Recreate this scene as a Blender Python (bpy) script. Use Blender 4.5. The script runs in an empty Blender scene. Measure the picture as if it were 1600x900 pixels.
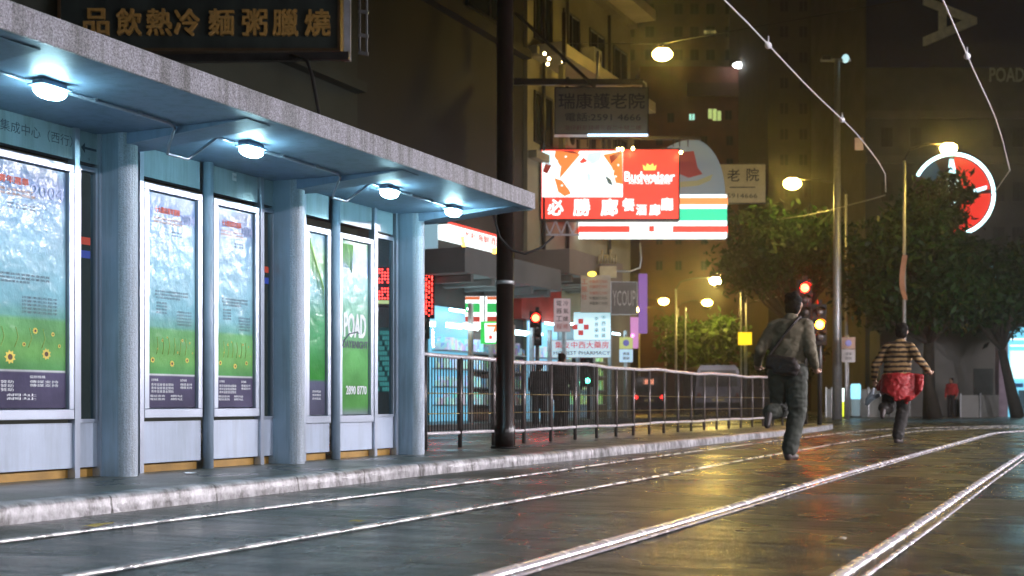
import bpy, bmesh, math, random
import numpy as np
from mathutils import Vector, Matrix
random.seed(7); rng = np.random.default_rng(7)
S = bpy.context.scene; COL = S.collection
R = math.radians
# ------------------------------------------------------------ camera, world, light
FPX, HOR = 1950.0, 629.0
TH = math.atan(925 / FPX); SN, CS = math.sin(TH), math.cos(TH)
CAMZ = 0.6
cd = bpy.data.cameras.new('camera'); cam = bpy.data.objects.new('camera', cd); COL.objects.link(cam)
cam.location = (0, 0, CAMZ); cam.rotation_euler = (R(90), 0, TH)
cd.sensor_width = 36; cd.lens = FPX / 1600 * 36; cd.shift_y = (HOR - 450) / 1600
cd.clip_end = 1500; cd.clip_start = 0.1
cd.dof.use_dof = True; cd.dof.focus_distance = 9.0; cd.dof.aperture_fstop = 2.8
S.camera = cam
W = bpy.data.worlds.new('World'); S.world = W; W.use_nodes = True
wn = W.node_tree; bg = wn.nodes['Background']
sky = wn.nodes.new('ShaderNodeTexSky'); sky.sky_type = 'NISHITA'; sky.sun_disc = False
sky.sun_elevation = R(-3); sky.sun_rotation = R(200)
wn.links.new(sky.outputs[0], bg.inputs[0]); bg.inputs[1].default_value = 0.02
S.view_settings.view_transform = 'Standard'; S.view_settings.look = 'None'
S.view_settings.exposure = 0.2; S.view_settings.gamma = 1.0
S.cycles.use_denoising = True; S.render.filter_size = 1.8
S.cycles.max_bounces = 8; S.cycles.diffuse_bounces = 3; S.cycles.glossy_bounces = 4
S.cycles.transparent_max_bounces = 12; S.cycles.volume_bounces = 0
S.cycles.sample_clamp_indirect = 6; S.cycles.sample_clamp_direct = 0
S.cycles.caustics_reflective = False; S.cycles.caustics_refractive = False

# ------------------------------------------------------------ pixel helpers (photo pixels -> places in the street)
def V(px, py, d):
    l = (px - 800) / FPX * d
    return Vector((-SN * d + CS * l, CS * d + SN * l, CAMZ + (HOR - py) / FPX * d))
def G(px, py, z=0.0): return V(px, py, FPX * (CAMZ - z) / (py - HOR))
def onX(px, X):
    t = (px - 800) / FPX; d = X / (-SN + CS * t); return CS * d + SN * t * d
def onXz(px, py, X):
    t = (px - 800) / FPX; d = X / (-SN + CS * t)
    return Vector((X, CS * d + SN * t * d, CAMZ + (HOR - py) / FPX * d))
UR, UZ, UN = Vector((CS, SN, 0)), Vector((0, 0, 1)), Vector((SN, -CS, 0))   # right, up, towards the viewer

# ------------------------------------------------------------ materials
MATS = {}
def _new(name):
    m = bpy.data.materials.new(name); m.use_nodes = True; nt = m.node_tree
    return m, nt, nt.nodes['Principled BSDF']
def pm(name, col, rough=.6, metal=0., var=.18, scale=4., bump=0., bscale=60., coat=0., spec=.5, stretch=None, rvar=0., stain=0.):
    if name in MATS: return MATS[name]
    m, nt, b = _new(name); N, L = nt.nodes.new, nt.links.new
    tc = N('ShaderNodeTexCoord'); src = tc.outputs['Object']
    if stretch:
        mp = N('ShaderNodeMapping'); mp.inputs['Scale'].default_value = stretch; L(src, mp.inputs[0]); src = mp.outputs[0]
    nz = N('ShaderNodeTexNoise'); nz.inputs['Scale'].default_value = scale; nz.inputs['Detail'].default_value = 6; L(src, nz.inputs['Vector'])
    cr = N('ShaderNodeValToRGB'); e = cr.color_ramp.elements
    e[0].position = .3; e[1].position = .7
    e[0].color = (*[max(0, c * (1 - var)) for c in col], 1); e[1].color = (*[min(1, c * (1 + var)) for c in col], 1)
    L(nz.outputs[0], cr.inputs[0]); L(cr.outputs[0], b.inputs['Base Color'])
    if stain:      # rain streaks and grime of their own shape
        mp2 = N('ShaderNodeMapping'); mp2.inputs['Scale'].default_value = (7, 7, .55); L(tc.outputs['Object'], mp2.inputs[0])
        ns = N('ShaderNodeTexNoise'); ns.inputs['Scale'].default_value = 1.5; ns.inputs['Detail'].default_value = 7; ns.inputs['Roughness'].default_value = .7; L(mp2.outputs[0], ns.inputs[0])
        c3 = N('ShaderNodeValToRGB'); c3.color_ramp.elements[0].position = .34; c3.color_ramp.elements[0].color = (1 - stain, 1 - stain, 1 - stain * 1.1, 1); c3.color_ramp.elements[1].position = .54; c3.color_ramp.elements[1].color = (1, 1, 1, 1); L(ns.outputs[0], c3.inputs[0])
        mm = N('ShaderNodeMix'); mm.data_type = 'RGBA'; mm.blend_type = 'MULTIPLY'; mm.inputs[0].default_value = 1; L(cr.outputs[0], mm.inputs[6]); L(c3.outputs[0], mm.inputs[7]); L(mm.outputs[2], b.inputs['Base Color'])
    b.inputs['Roughness'].default_value = rough; b.inputs['Metallic'].default_value = metal
    b.inputs['Specular IOR Level'].default_value = spec; b.inputs['Coat Weight'].default_value = coat
    if rvar:
        mr = N('ShaderNodeMapRange'); mr.inputs[1].default_value = .3; mr.inputs[2].default_value = .7
        mr.inputs[3].default_value = rough - rvar; mr.inputs[4].default_value = rough + rvar
        L(nz.outputs[0], mr.inputs[0]); L(mr.outputs[0], b.inputs['Roughness'])
    if bump:
        n2 = N('ShaderNodeTexNoise'); n2.inputs['Scale'].default_value = bscale; n2.inputs['Detail'].default_value = 4; L(src, n2.inputs['Vector'])
        bp = N('ShaderNodeBump'); bp.inputs['Strength'].default_value = bump; bp.inputs['Distance'].default_value = .02
        L(n2.outputs[0], bp.inputs['Height']); L(bp.outputs[0], b.inputs['Normal'])
    MATS[name] = m; return m
def em(name, col, s, base=None):
    if name in MATS: return MATS[name]
    base = base or tuple(c * .35 for c in col)
    m, nt, b = _new(name)
    b.inputs['Base Color'].default_value = (*base, 1); b.inputs['Roughness'].default_value = .35
    b.inputs['Emission Color'].default_value = (*col, 1); b.inputs['Emission Strength'].default_value = s
    MATS[name] = m; return m
def glass(name, tint=(.75, .85, .88), refl=.10):
    if name in MATS: return MATS[name]
    m = bpy.data.materials.new(name); m.use_nodes = True; nt = m.node_tree; nt.nodes.clear()
    N, L = nt.nodes.new, nt.links.new
    o = N('ShaderNodeOutputMaterial'); t = N('ShaderNodeBsdfTransparent'); g = N('ShaderNodeBsdfGlossy'); mx = N('ShaderNodeMixShader')
    t.inputs[0].default_value = (*tint, 1); g.inputs['Roughness'].default_value = .06
    fc = N('ShaderNodeLayerWeight'); fc.inputs[0].default_value = .5; pw = N('ShaderNodeMath'); pw.operation = 'POWER'; pw.inputs[1].default_value = 4; L(fc.outputs['Facing'], pw.inputs[0])
    lw = N('ShaderNodeMath'); lw.operation = 'MULTIPLY_ADD'; lw.inputs[1].default_value = .7; lw.inputs[2].default_value = .04; L(pw.outputs[0], lw.inputs[0])
    L(lw.outputs[0], mx.inputs[0]); L(t.outputs[0], mx.inputs[1]); L(g.outputs[0], mx.inputs[2]); L(mx.outputs[0], o.inputs[0])
    MATS[name] = m; return m
def ramp_mat(name, stops, axis, rough=.18, noise=.25, nscale=3., bump=.22, stretch=(1, 5, 4), coat=.05, emit=0., interp='EASE'):
    """printed sheet: colour bands along one generated axis, blotched by noise, under a slightly wavy clear sheet"""
    m, nt, b = _new(name); N, L = nt.nodes.new, nt.links.new
    tc = N('ShaderNodeTexCoord'); sp = N('ShaderNodeSeparateXYZ'); L(tc.outputs['Generated'], sp.inputs[0])
    nz = N('ShaderNodeTexNoise'); nz.inputs['Scale'].default_value = nscale; nz.inputs['Detail'].default_value = 5; L(tc.outputs['Object'], nz.inputs[0])
    cr = N('ShaderNodeValToRGB'); cr.color_ramp.interpolation = interp; el = cr.color_ramp.elements
    el[0].position = stops[0][0]; el[0].color = (*stops[0][1], 1); el[1].position = stops[-1][0]; el[1].color = (*stops[-1][1], 1)
    for p, c in stops[1:-1]:
        x = el.new(p); x.color = (*c, 1)
    L(sp.outputs[axis], cr.inputs[0])
    mr = N('ShaderNodeMapRange'); mr.inputs[1].default_value = .3; mr.inputs[2].default_value = .7; mr.inputs[3].default_value = .86 * (1 - noise); mr.inputs[4].default_value = .86 * (1 + noise)
    L(nz.outputs[0], mr.inputs[0])
    mu = N('ShaderNodeVectorMath'); mu.operation = 'SCALE'; L(cr.outputs[0], mu.inputs[0]); L(mr.outputs[0], mu.inputs['Scale'])
    L(mu.outputs[0], b.inputs['Base Color']); b.inputs['Roughness'].default_value = rough
    b.inputs['Coat Weight'].default_value = coat; b.inputs['Coat Roughness'].default_value = .05; b.inputs['Specular IOR Level'].default_value = .11
    if emit: L(mu.outputs[0], b.inputs['Emission Color']); b.inputs['Emission Strength'].default_value = emit
    if bump:
        mp = N('ShaderNodeMapping'); mp.inputs['Scale'].default_value = stretch; L(tc.outputs['Object'], mp.inputs[0])
        n2 = N('ShaderNodeTexNoise'); n2.inputs['Scale'].default_value = 2.2; n2.inputs['Detail'].default_value = 3; L(mp.outputs[0], n2.inputs[0])
        bp = N('ShaderNodeBump'); bp.inputs['Strength'].default_value = bump; bp.inputs['Distance'].default_value = .03
        L(n2.outputs[0], bp.inputs['Height']); L(bp.outputs[0], b.inputs['Coat Normal'])
        L(bp.outputs[0], b.inputs['Normal'])
    MATS[name] = m; return m

# ------------------------------------------------------------ mesh builder
_TXT = {}
def text_geo(s, bold=0.0):
    k = (s, bold)
    if k not in _TXT:
        cu = bpy.data.curves.new('t', 'FONT'); cu.body = s; cu.size = 1; cu.offset = bold; cu.resolution_u = 2
        o = bpy.data.objects.new('t', cu); COL.objects.link(o)
        dg = bpy.context.evaluated_depsgraph_get(); dg.update()
        me = bpy.data.meshes.new_from_object(o.evaluated_get(dg))
        v = [tuple(x.co[:2]) for x in me.vertices]; f = [tuple(p.vertices) for p in me.polygons]
        bpy.data.objects.remove(o); bpy.data.curves.remove(cu); bpy.data.meshes.remove(me)
        if v:
            xs = [a for a, _ in v]; ys = [b for _, b in v]
            bb = (min(xs), min(ys), max(xs), max(ys))
        else: bb = (0, 0, 1, 1)
        _TXT[k] = (v, f, bb)
    return _TXT[k]
class MB:
    def __init__(s): s.v, s.f, s.mi, s.mats, s.sm = [], [], [], [], []
    def m(s, mat):
        if mat not in s.mats: s.mats.append(mat)
        return s.mats.index(mat)
    def add(s, vs, fs, mat, smooth=False):
        o = len(s.v); i = s.m(mat); s.v += [Vector(x) for x in vs]
        for f in fs: s.f.append([a + o for a in f]); s.mi.append(i); s.sm.append(smooth)
        return s
    def obox(s, c, u, v, w, mat):
        c, u, v, w = map(Vector, (c, u, v, w))
        P = [c + a * u + b * v + d * w for d in (-1, 1) for b in (-1, 1) for a in (-1, 1)]
        F = [(0, 2, 3, 1), (4, 5, 7, 6), (0, 1, 5, 4), (2, 6, 7, 3), (0, 4, 6, 2), (1, 3, 7, 5)]
        return s.add(P, F, mat)
    def box(s, x0, x1, y0, y1, z0, z1, mat):
        return s.obox(((x0 + x1) / 2, (y0 + y1) / 2, (z0 + z1) / 2), ((x1 - x0) / 2, 0, 0), (0, (y1 - y0) / 2, 0), (0, 0, (z1 - z0) / 2), mat)
    def beam(s, p, q, w, h, mat, up=UZ):
        p, q = Vector(p), Vector(q); d = q - p; sd = d.cross(Vector(up))
        if sd.length < 1e-6: sd = d.cross(Vector((1, 0, 0)))
        sd.normalize(); u2 = sd.cross(d).normalized()
        return s.obox((p + q) / 2, d / 2, sd * w / 2, u2 * h / 2, mat)
    def tube(s, pts, r, mat, n=8, caps=True):
        pts = [Vector(p) for p in pts]; rs = r if isinstance(r, (list, tuple)) else [r] * len(pts)
        V_, F_ = [], []; prev = None
        for i, p in enumerate(pts):
            t = (pts[min(i + 1, len(pts) - 1)] - pts[max(i - 1, 0)]).normalized()
            if prev is None:
                a = t.cross(Vector((0, 0, 1)));
                if a.length < .1: a = t.cross(Vector((1, 0, 0)))
            else: a = prev - t * prev.dot(t)
            a.normalize(); prev = a; b = t.cross(a)
            for k in range(n):
                an = 2 * math.pi * k / n; V_.append(p + rs[i] * (math.cos(an) * a + math.sin(an) * b))
        for i in range(len(pts) - 1):
            for k in range(n):
                k2 = (k + 1) % n; F_.append((i * n + k, i * n + k2, (i + 1) * n + k2, (i + 1) * n + k))
        if caps: F_ += [tuple(range(n))[::-1], tuple((len(pts) - 1) * n + k for k in range(n))]
        return s.add(V_, F_, mat, True)
    def ball(s, c, r, mat, nu=16, nv=10, axes=None):
        c = Vector(c); rx, ry, rz = r if isinstance(r, (list, tuple)) else (r, r, r)
        A = axes or (Vector((1, 0, 0)), Vector((0, 1, 0)), Vector((0, 0, 1)))
        V_, F_ = [], []
        for j in range(nv + 1):
            ph = math.pi * j / nv
            for i in range(nu):
                t = 2 * math.pi * i / nu
                V_.append(c + A[0] * rx * math.sin(ph) * math.cos(t) + A[1] * ry * math.sin(ph) * math.sin(t) + A[2] * rz * math.cos(ph))
        for j in range(nv):
            for i in range(nu):
                i2 = (i + 1) % nu; F_.append((j * nu + i, (j + 1) * nu + i, (j + 1) * nu + i2, j * nu + i2))
        return s.add(V_, F_, mat, True)
    def prism(s, poly, o, u, v, n, depth, mat, side=None):
        """2-D outline in frame (o,u,v) pushed back by depth along -n"""
        k = len(poly); a = [o + u * x + v * y for x, y in poly]; b = [p - n * depth for p in a]
        s.add(a, [tuple(range(k))], mat)
        s.add(a + b, [tuple(range(2 * k - 1, k - 1, -1))] + [(i, i + k, (i + 1) % k + k, (i + 1) % k) for i in range(k)], side or mat)
        return s
    def text(s, t, o, u, v, n, h, mat, w=None, bold=0.0, align='C', lift=.004, extrude=0.):
        """writing of height h (and width w when given) whose box is centred / left-aligned on o"""
        if bold:
            b_ = bold * h * .8
            for i_, (dx_, dy_) in enumerate(((-b_, -b_), (b_, -b_), (-b_, b_), (b_, b_))): s.text(t, o + u * dx_ + v * dy_, u, v, n, h, mat, w, 0., align, lift + .0012 * i_, extrude)
            return s
        vs, fs, bb = text_geo(t, 0.)
        sy = h / max(bb[3] - bb[1], 1e-4); sx = (w / max(bb[2] - bb[0], 1e-4)) if w else sy
        x0 = (bb[0] + bb[2]) / 2 if align == 'C' else bb[0]; y0 = (bb[1] + bb[3]) / 2
        P = [o + u * ((x - x0) * sx) + v * ((y - y0) * sy) + n * (lift + extrude) for x, y in vs]
        s.add(P, fs, mat)
        if extrude:
            cnt = {}
            for f in fs:
                for i in range(len(f)): e = (f[i], f[(i + 1) % len(f)]); cnt[e] = 1
            k = len(vs); B = [p - n * extrude for p in P]
            s.add(P + B, [(a, a + k, b + k, b) for (a, b) in cnt if (b, a) not in cnt], mat)
        return s
    def build(s, name, parent=None, loc=None, bevel=0., tagd=None):
        me = bpy.data.meshes.new(name)
        if parent is not None:
            off = Vector(parent.get('_w', (0, 0, 0)))
        else:
            if loc is None:
                a = np.array([tuple(x) for x in s.v]); loc = (float((a[:, 0].min() + a[:, 0].max()) / 2), float((a[:, 1].min() + a[:, 1].max()) / 2), float(a[:, 2].min()))
            off = Vector(loc)
        me.from_pydata([tuple(x - off) for x in s.v], [], s.f)
        for mt in s.mats: me.materials.append(mt)
        me.polygons.foreach_set('material_index', s.mi); me.polygons.foreach_set('use_smooth', s.sm); me.update()
        ob = bpy.data.objects.new(name, me); COL.objects.link(ob)
        ob['_w'] = tuple(off)
        if parent is not None: ob.parent = parent
        else: ob.location = off
        if bevel:
            b = ob.modifiers.new('bevel', 'BEVEL'); b.width = bevel; b.segments = 2; b.limit_method = 'ANGLE'
        if tagd: tag(ob, *tagd)
        return ob
def tag(o, label, cat, group=None):
    o['label'] = label; o['category'] = cat
    if group: o['group'] = group
    return o
def thing(name, label, cat, loc, group=None):
    o = bpy.data.objects.new(name, None); COL.objects.link(o); o.location = loc; o.empty_display_size = .2
    o['_w'] = tuple(Vector(loc)); return tag(o, label, cat, group)
def struct(ob, kind='structure'): ob['kind'] = kind; return ob

# ------------------------------------------------------------ shared materials
CONC = pm('wet_concrete', (.30, .30, .29), .45, var=.25, scale=2, bump=.25, bscale=70, rvar=.12)
PAINT = pm('shelter_paint', (.31, .41, .52), .42, stain=.3, var=.14, scale=3, bump=.05, bscale=200)
SOFF = pm('soffit_paint', (.26, .36, .50), .5, stain=.2, var=.08, scale=2, bump=.05, bscale=80)
PEBB = pm('pebble_dash', (.48, .48, .53), .38, stain=.5, var=.6, scale=110, bump=1.0, bscale=160, spec=.7)
NOSE = pm('pillar_render', (.42, .49, .58), .35, stain=.35, var=.2, scale=90, bump=.45, bscale=110, spec=.7)
ALU = pm('aluminium', (.46, .51, .60), .32, .55, var=.05, bump=.03)
PANEL = pm('panel_paint', (.46, .53, .65), .4, stain=.16, var=.06, scale=4, bump=.04)
HEAD = pm('header_sheet', (.40, .52, .58), .2, stain=.25, var=.06, bump=.02, coat=.5)
DARK = pm('dark_metal', (.045, .042, .04), .32, .35, var=.3, bump=.1)
BLACK = pm('black_plastic', (.008, .008, .008), .6, spec=.2)
BROWNP = pm('brown_gloss_paint', (.010, .006, .005), .28, var=.4, scale=8, bump=.12, bscale=90)
STEEL = pm('galvanised_steel', (.45, .46, .47), .4, .6, var=.15, scale=10)
OCHRE = pm('gap_glow_ochre', (.38, .22, .05), .6, var=.3, scale=6)
INK = pm('dark_ink', (.05, .07, .10), .5, var=.0)
WHITEP = pm('white_print', (.75, .78, .80), .5, var=.05)
REDINK = pm('red_print', (.62, .09, .05), .5, var=.05)
GOLD = pm('gold_letter', (.62, .36, .10), .4, .15, var=.2, scale=15)

# ------------------------------------------------------------ ground
def asphalt():
    m, nt, b = _new('wet_road'); N, L = nt.nodes.new, nt.links.new
    tc = N('ShaderNodeTexCoord'); o = tc.outputs['Object']
    def noise(sc, det=5, st=None):
        src = o
        if st:
            mp = N('ShaderNodeMapping'); mp.inputs['Scale'].default_value = st; L(o, mp.inputs[0]); src = mp.outputs[0]
        n = N('ShaderNodeTexNoise'); n.inputs['Scale'].default_value = sc; n.inputs['Detail'].default_value = det; L(src, n.inputs[0]); return n.outputs[0]
    big = noise(.9, 6); mid = noise(3.2, 6, (1, .45, 1)); fine = noise(70, 3); grit = noise(18, 5)
    cr = N('ShaderNodeValToRGB'); e = cr.color_ramp.elements
    e[0].position = .32; e[0].color = (.013, .021, .018, 1); e[1].position = .72; e[1].color = (.044, .047, .039, 1); L(mid, cr.inputs[0])
    sp = N('ShaderNodeMix'); sp.data_type = 'RGBA'; sp.blend_type = 'MULTIPLY'; sp.inputs[0].default_value = .55
    c2 = N('ShaderNodeValToRGB'); c2.color_ramp.elements[0].position = .35; c2.color_ramp.elements[0].color = (.45, .45, .45, 1); c2.color_ramp.elements[1].position = .68; c2.color_ramp.elements[1].color = (1, 1, 1, 1)
    L(fine, c2.inputs[0]); L(cr.outputs[0], sp.inputs[6]); L(c2.outputs[0], sp.inputs[7]); L(sp.outputs[2], b.inputs['Base Color'])
    mr = N('ShaderNodeMapRange'); mr.inputs[1].default_value = .36; mr.inputs[2].default_value = .64; mr.inputs[3].default_value = .12; mr.inputs[4].default_value = .40
    L(big, mr.inputs[0]); L(mr.outputs[0], b.inputs['Roughness'])
    b.inputs['Specular IOR Level'].default_value = .5
    ad = N('ShaderNodeMath'); ad.operation = 'MULTIPLY_ADD'; ad.inputs[1].default_value = .75; L(fine, ad.inputs[0]); L(grit, ad.inputs[2])
    rip = noise(1.6, 4, (.45, 3.2, 1)); a3 = N('ShaderNodeMath'); a3.operation = 'MULTIPLY_ADD'; a3.inputs[1].default_value = 3.5; L(rip, a3.inputs[0]); L(ad.outputs[0], a3.inputs[2]); ad = a3
    a2 = N('ShaderNodeMath'); a2.operation = 'MULTIPLY_ADD'; a2.inputs[1].default_value = 2.2; L(mid, a2.inputs[0]); L(ad.outputs[0], a2.inputs[2])
    bp = N('ShaderNodeBump'); bp.inputs['Strength'].default_value = .85; bp.inputs['Distance'].default_value = .02
    L(a2.outputs[0], bp.inputs['Height']); L(bp.outputs[0], b.inputs['Normal'])
    return m
ROAD = asphalt()
g = MB(); g.add([(-260, -60, 0), (260, -60, 0), (260, 260, 0), (-260, 260, 0)], [(0, 1, 2, 3)], ROAD)
struct(g.build('road', loc=(0, 0, 0)))
# tram island: paving and kerb follow the line of the track
KL = [(-4.82, -6), (-4.84, 2), (-4.85, 4.4), (-4.90, 6.2), (-5.06, 9), (-5.00, 12), (-5.05, 15), (-5.12, 18), (-5.2, 22), (-5.35, 26), (-5.6, 29), (-6.0, 30.6), (-6.5, 31.1)]
def resample(pl, step):
    out = []
    for (x0, y0), (x1, y1) in zip(pl, pl[1:]):
        n = max(1, int(math.hypot(x1 - x0, y1 - y0) / step))
        out += [(x0 + (x1 - x0) * i / n, y0 + (y1 - y0) * i / n) for i in range(n)]
    return out + [pl[-1]]
KP = resample(KL, .25)
def smooth_line(p, it=6):
    for _ in range(it): p = [p[0]] + [((a[0] + 2 * b[0] + c[0]) / 4, (a[1] + 2 * b[1] + c[1]) / 4) for a, b, c in zip(p, p[1:], p[2:])] + [p[-1]]
    return p
KP = smooth_line(KP)
def kerb_mat():
    m, nt, b = _new('kerb_stone'); N, L = nt.nodes.new, nt.links.new
    tc = N('ShaderNodeTexCoord'); o = tc.outputs['Object']
    mp = N('ShaderNodeMapping'); mp.inputs['Scale'].default_value = (1, 3.4, 2.2); L(o, mp.inputs[0])
    n1 = N('ShaderNodeTexNoise'); n1.inputs['Scale'].default_value = 2.6; n1.inputs['Detail'].default_value = 10; n1.inputs['Roughness'].default_value = .72; L(mp.outputs[0], n1.inputs[0])
    cr = N('ShaderNodeValToRGB'); e = cr.color_ramp.elements
    e[0].position = .38; e[0].color = (.09, .085, .08, 1); e[1].position = .64; e[1].color = (.60, .59, .61, 1); L(n1.outputs[0], cr.inputs[0])
    sp = N('ShaderNodeSeparateXYZ'); L(o, sp.inputs[0])
    md = N('ShaderNodeMath'); md.operation = 'MODULO'; md.inputs[1].default_value = .92
    n3 = N('ShaderNodeTexNoise'); n3.inputs['Scale'].default_value = 9; L(o, n3.inputs[0])
    ad = N('ShaderNodeMath'); ad.operation = 'MULTIPLY_ADD'; ad.inputs[1].default_value = .05; L(n3.outputs[0], ad.inputs[0]); L(sp.outputs[1], ad.inputs[2])
    a9 = N('ShaderNodeMath'); a9.operation = 'ADD'; a9.inputs[1].default_value = 50; L(ad.outputs[0], a9.inputs[0]); L(a9.outputs[0], md.inputs[0])
    lt = N('ShaderNodeMath'); lt.operation = 'LESS_THAN'; lt.inputs[1].default_value = .018; L(md.outputs[0], lt.inputs[0])
    mx = N('ShaderNodeMix'); mx.data_type = 'RGBA'; L(lt.outputs[0], mx.inputs[0]); L(cr.outputs[0], mx.inputs[6]); mx.inputs[7].default_value = (.05, .045, .04, 1)
    L(mx.outputs[2], b.inputs['Base Color']); b.inputs['Roughness'].default_value = .33
    n2 = N('ShaderNodeTexNoise'); n2.inputs['Scale'].default_value = 28; n2.inputs['Detail'].default_value = 6; L(o, n2.inputs[0])
    bp = N('ShaderNodeBump'); bp.inputs['Strength'].default_value = .4; bp.inputs['Distance'].default_value = .015; L(n2.outputs[0], bp.inputs['Height']); L(bp.outputs[0], b.inputs['Normal'])
    return m
KERB = kerb_mat()
prof = [(.016, -.02), (.012, .03), (.008, .078), (-.002, .094), (-.018, .1015), (-.14, .103), (-.14, -.02)]
kb = MB(); vv, ff = [], []
for i, (x, y) in enumerate(KP):
    a, b_ = KP[max(0, i - 1)], KP[min(len(KP) - 1, i + 1)]
    t = Vector((b_[0] - a[0], b_[1] - a[1], 0)).normalized(); n = Vector((t.y, -t.x, 0))
    j = .002 * math.sin(i * .83 + 1) + random.uniform(-.0015, .0015)
    for k, (o_, z) in enumerate(prof):
        q = Vector((x, y, 0)) + n * (o_ + (j if k < 3 else 0)); vv.append((q.x, q.y, z + (random.uniform(-.004, .004) if k in (3, 4) else 0)))
np_ = len(prof)
for i in range(len(KP) - 1):
    for k in range(np_ - 1): ff.append((i * np_ + k, (i + 1) * np_ + k, (i + 1) * np_ + k + 1, i * np_ + k + 1))
kb.add(vv, ff, KERB, True); struct(kb.build('kerb', loc=(0, 0, 0)))
PAVE = pm('wet_paving', (.075, .082, .07), .34, var=.35, scale=1.6, bump=.35, bscale=45, rvar=.14)
p = MB(); inner = [(x - .12, y) for x, y in KP]; left = [(-7.35, y) for x, y in KP]
vv = [(x, y, .1) for x, y in inner] + [(x, y, .1) for x, y in left] + [(x, y, -.02) for x, y in left]
k = len(KP)
p.add(vv, [(i, i + 1, k + i + 1, k + i) for i in range(k - 1)] + [(k + i, k + i + 1, 2 * k + i + 1, 2 * k + i) for i in range(k - 1)], PAVE)
struct(p.build('tram_platform', loc=(0, 0, 0)))
# pavement in front of the shops across the road
p = MB(); p.box(-18, -13.1, -20, 46, -.02, .12, pm('shop_paving', (.09, .09, .085), .3, var=.3, scale=1.5, bump=.3, bscale=40)); struct(p.build('pavement', bevel=.02))
# paved corner beyond the bend
p = MB(); a = G(1290, 653.5); b_ = G(1700, 653.5)
p.add([a, b_, b_ + Vector((-6, 40, 0)), a + Vector((-10, 40, 0))], [(0, 1, 2, 3)], pm('corner_paving', (.22, .20, .17), .4, var=.2, scale=1, bump=.2, bscale=30))
ob = p.build('corner_pavement'); ob.location.z = .004; struct(ob)

# ------------------------------------------------------------ rails
RAILM = pm('rail_steel', (.95, .86, .92), .24, .6, var=.12, scale=9, bump=.05, bscale=50, rvar=.07)
RAILO = pm('worn_rail_steel', (.62, .60, .60), .30, .6, var=.55, scale=5, bump=.3, bscale=40, rvar=.2)
GROOVE = pm('rail_groove', (.02, .018, .016), .25, var=.4, scale=20, bump=.2)
def track(pts, bend_y, rad):
    pl = resample(pts, .2); pl = smooth_line(pl, 10)
    x, y = pl[-1]; c = (x + rad, y)
    for i in range(1, 40):
        a_ = math.pi - i * R(2.3); pl.append((c[0] + rad * math.cos(a_), c[1] + rad * math.sin(a_)))
    dx, dy = pl[-1][0] - pl[-2][0], pl[-1][1] - pl[-2][1]; l = math.hypot(dx, dy)
    for i in range(1, 10): pl.append((pl[-1][0] + dx / l * 2, pl[-1][1] + dy / l * 2))
    return pl
RL = [('tram rail nearest the stone kerb, running beside the gutter', [(-4.27, -3), (-4.27, 6), (-4.26, 9), (-4.45, 13), (-4.6, 19), (-4.62, 26)], 13.5, .011),
      ('second tram rail out from the kerb, passing under the nearer runner', [(-3.2, -3), (-3.2, 6), (-3.24, 9), (-3.38, 13), (-3.5, 19), (-3.52, 26)], 12.4, .016),
      ('third tram rail from the kerb, thick bright double line across the road', [(-1.9, -3), (-1.9, 6), (-1.95, 9), (-1.96, 13), (-1.95, 25)], 10, .028),
      ('tram rail farthest from the kerb, bright wet line with a joint, at right', [(-.82, -3), (-.82, 6), (-.84, 10), (-.86, 25)], 8.9, .028)]
for lab, pts, rad, w in RL:
    pl = track(pts, 26, rad); n_ = len(pl)
    root = thing('tram_rail', lab, 'tram rail', (pl[16][0], pl[16][1], 0), 'tram rails set in the road')
    def sweep(prof, mat, name):
        mb = MB(); vv, ff = [], []
        for i, (x, y) in enumerate(pl):
            a_, b2 = pl[max(0, i - 1)], pl[min(n_ - 1, i + 1)]
            t = Vector((b2[0] - a_[0], b2[1] - a_[1], 0)).normalized(); nn = Vector((t.y, -t.x, 0))
            dz = .0008 * math.sin(i * .23 + pts[0][0])
            for o_, z in prof: q = Vector((x, y, 0)) + nn * o_; vv.append((q.x, q.y, z + dz))
        k_ = len(prof)
        for i in range(n_ - 1):
            for j in range(k_ - 1): ff.append((i * k_ + j, (i + 1) * k_ + j, (i + 1) * k_ + j + 1, i * k_ + j + 1))
        mb.add(vv, ff, mat, True); return mb.build(name, root)
    hh = .020 if w > .02 else .012
    sweep([(-w * math.cos(math.pi * i_ / 12), .002 + hh * math.sin(math.pi * i_ / 12)) for i_ in range(13)], RAILM if w > .02 else RAILO, 'rail_head')
    sweep([(w + .001, .0045), (w + .038, .0045)], GROOVE, 'flange_groove')
    if w > .02: sweep([(w + .039, .004), (w + .045, .009), (w + .058, .0105), (w + .062, .004)], RAILM, 'check_lip')

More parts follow.
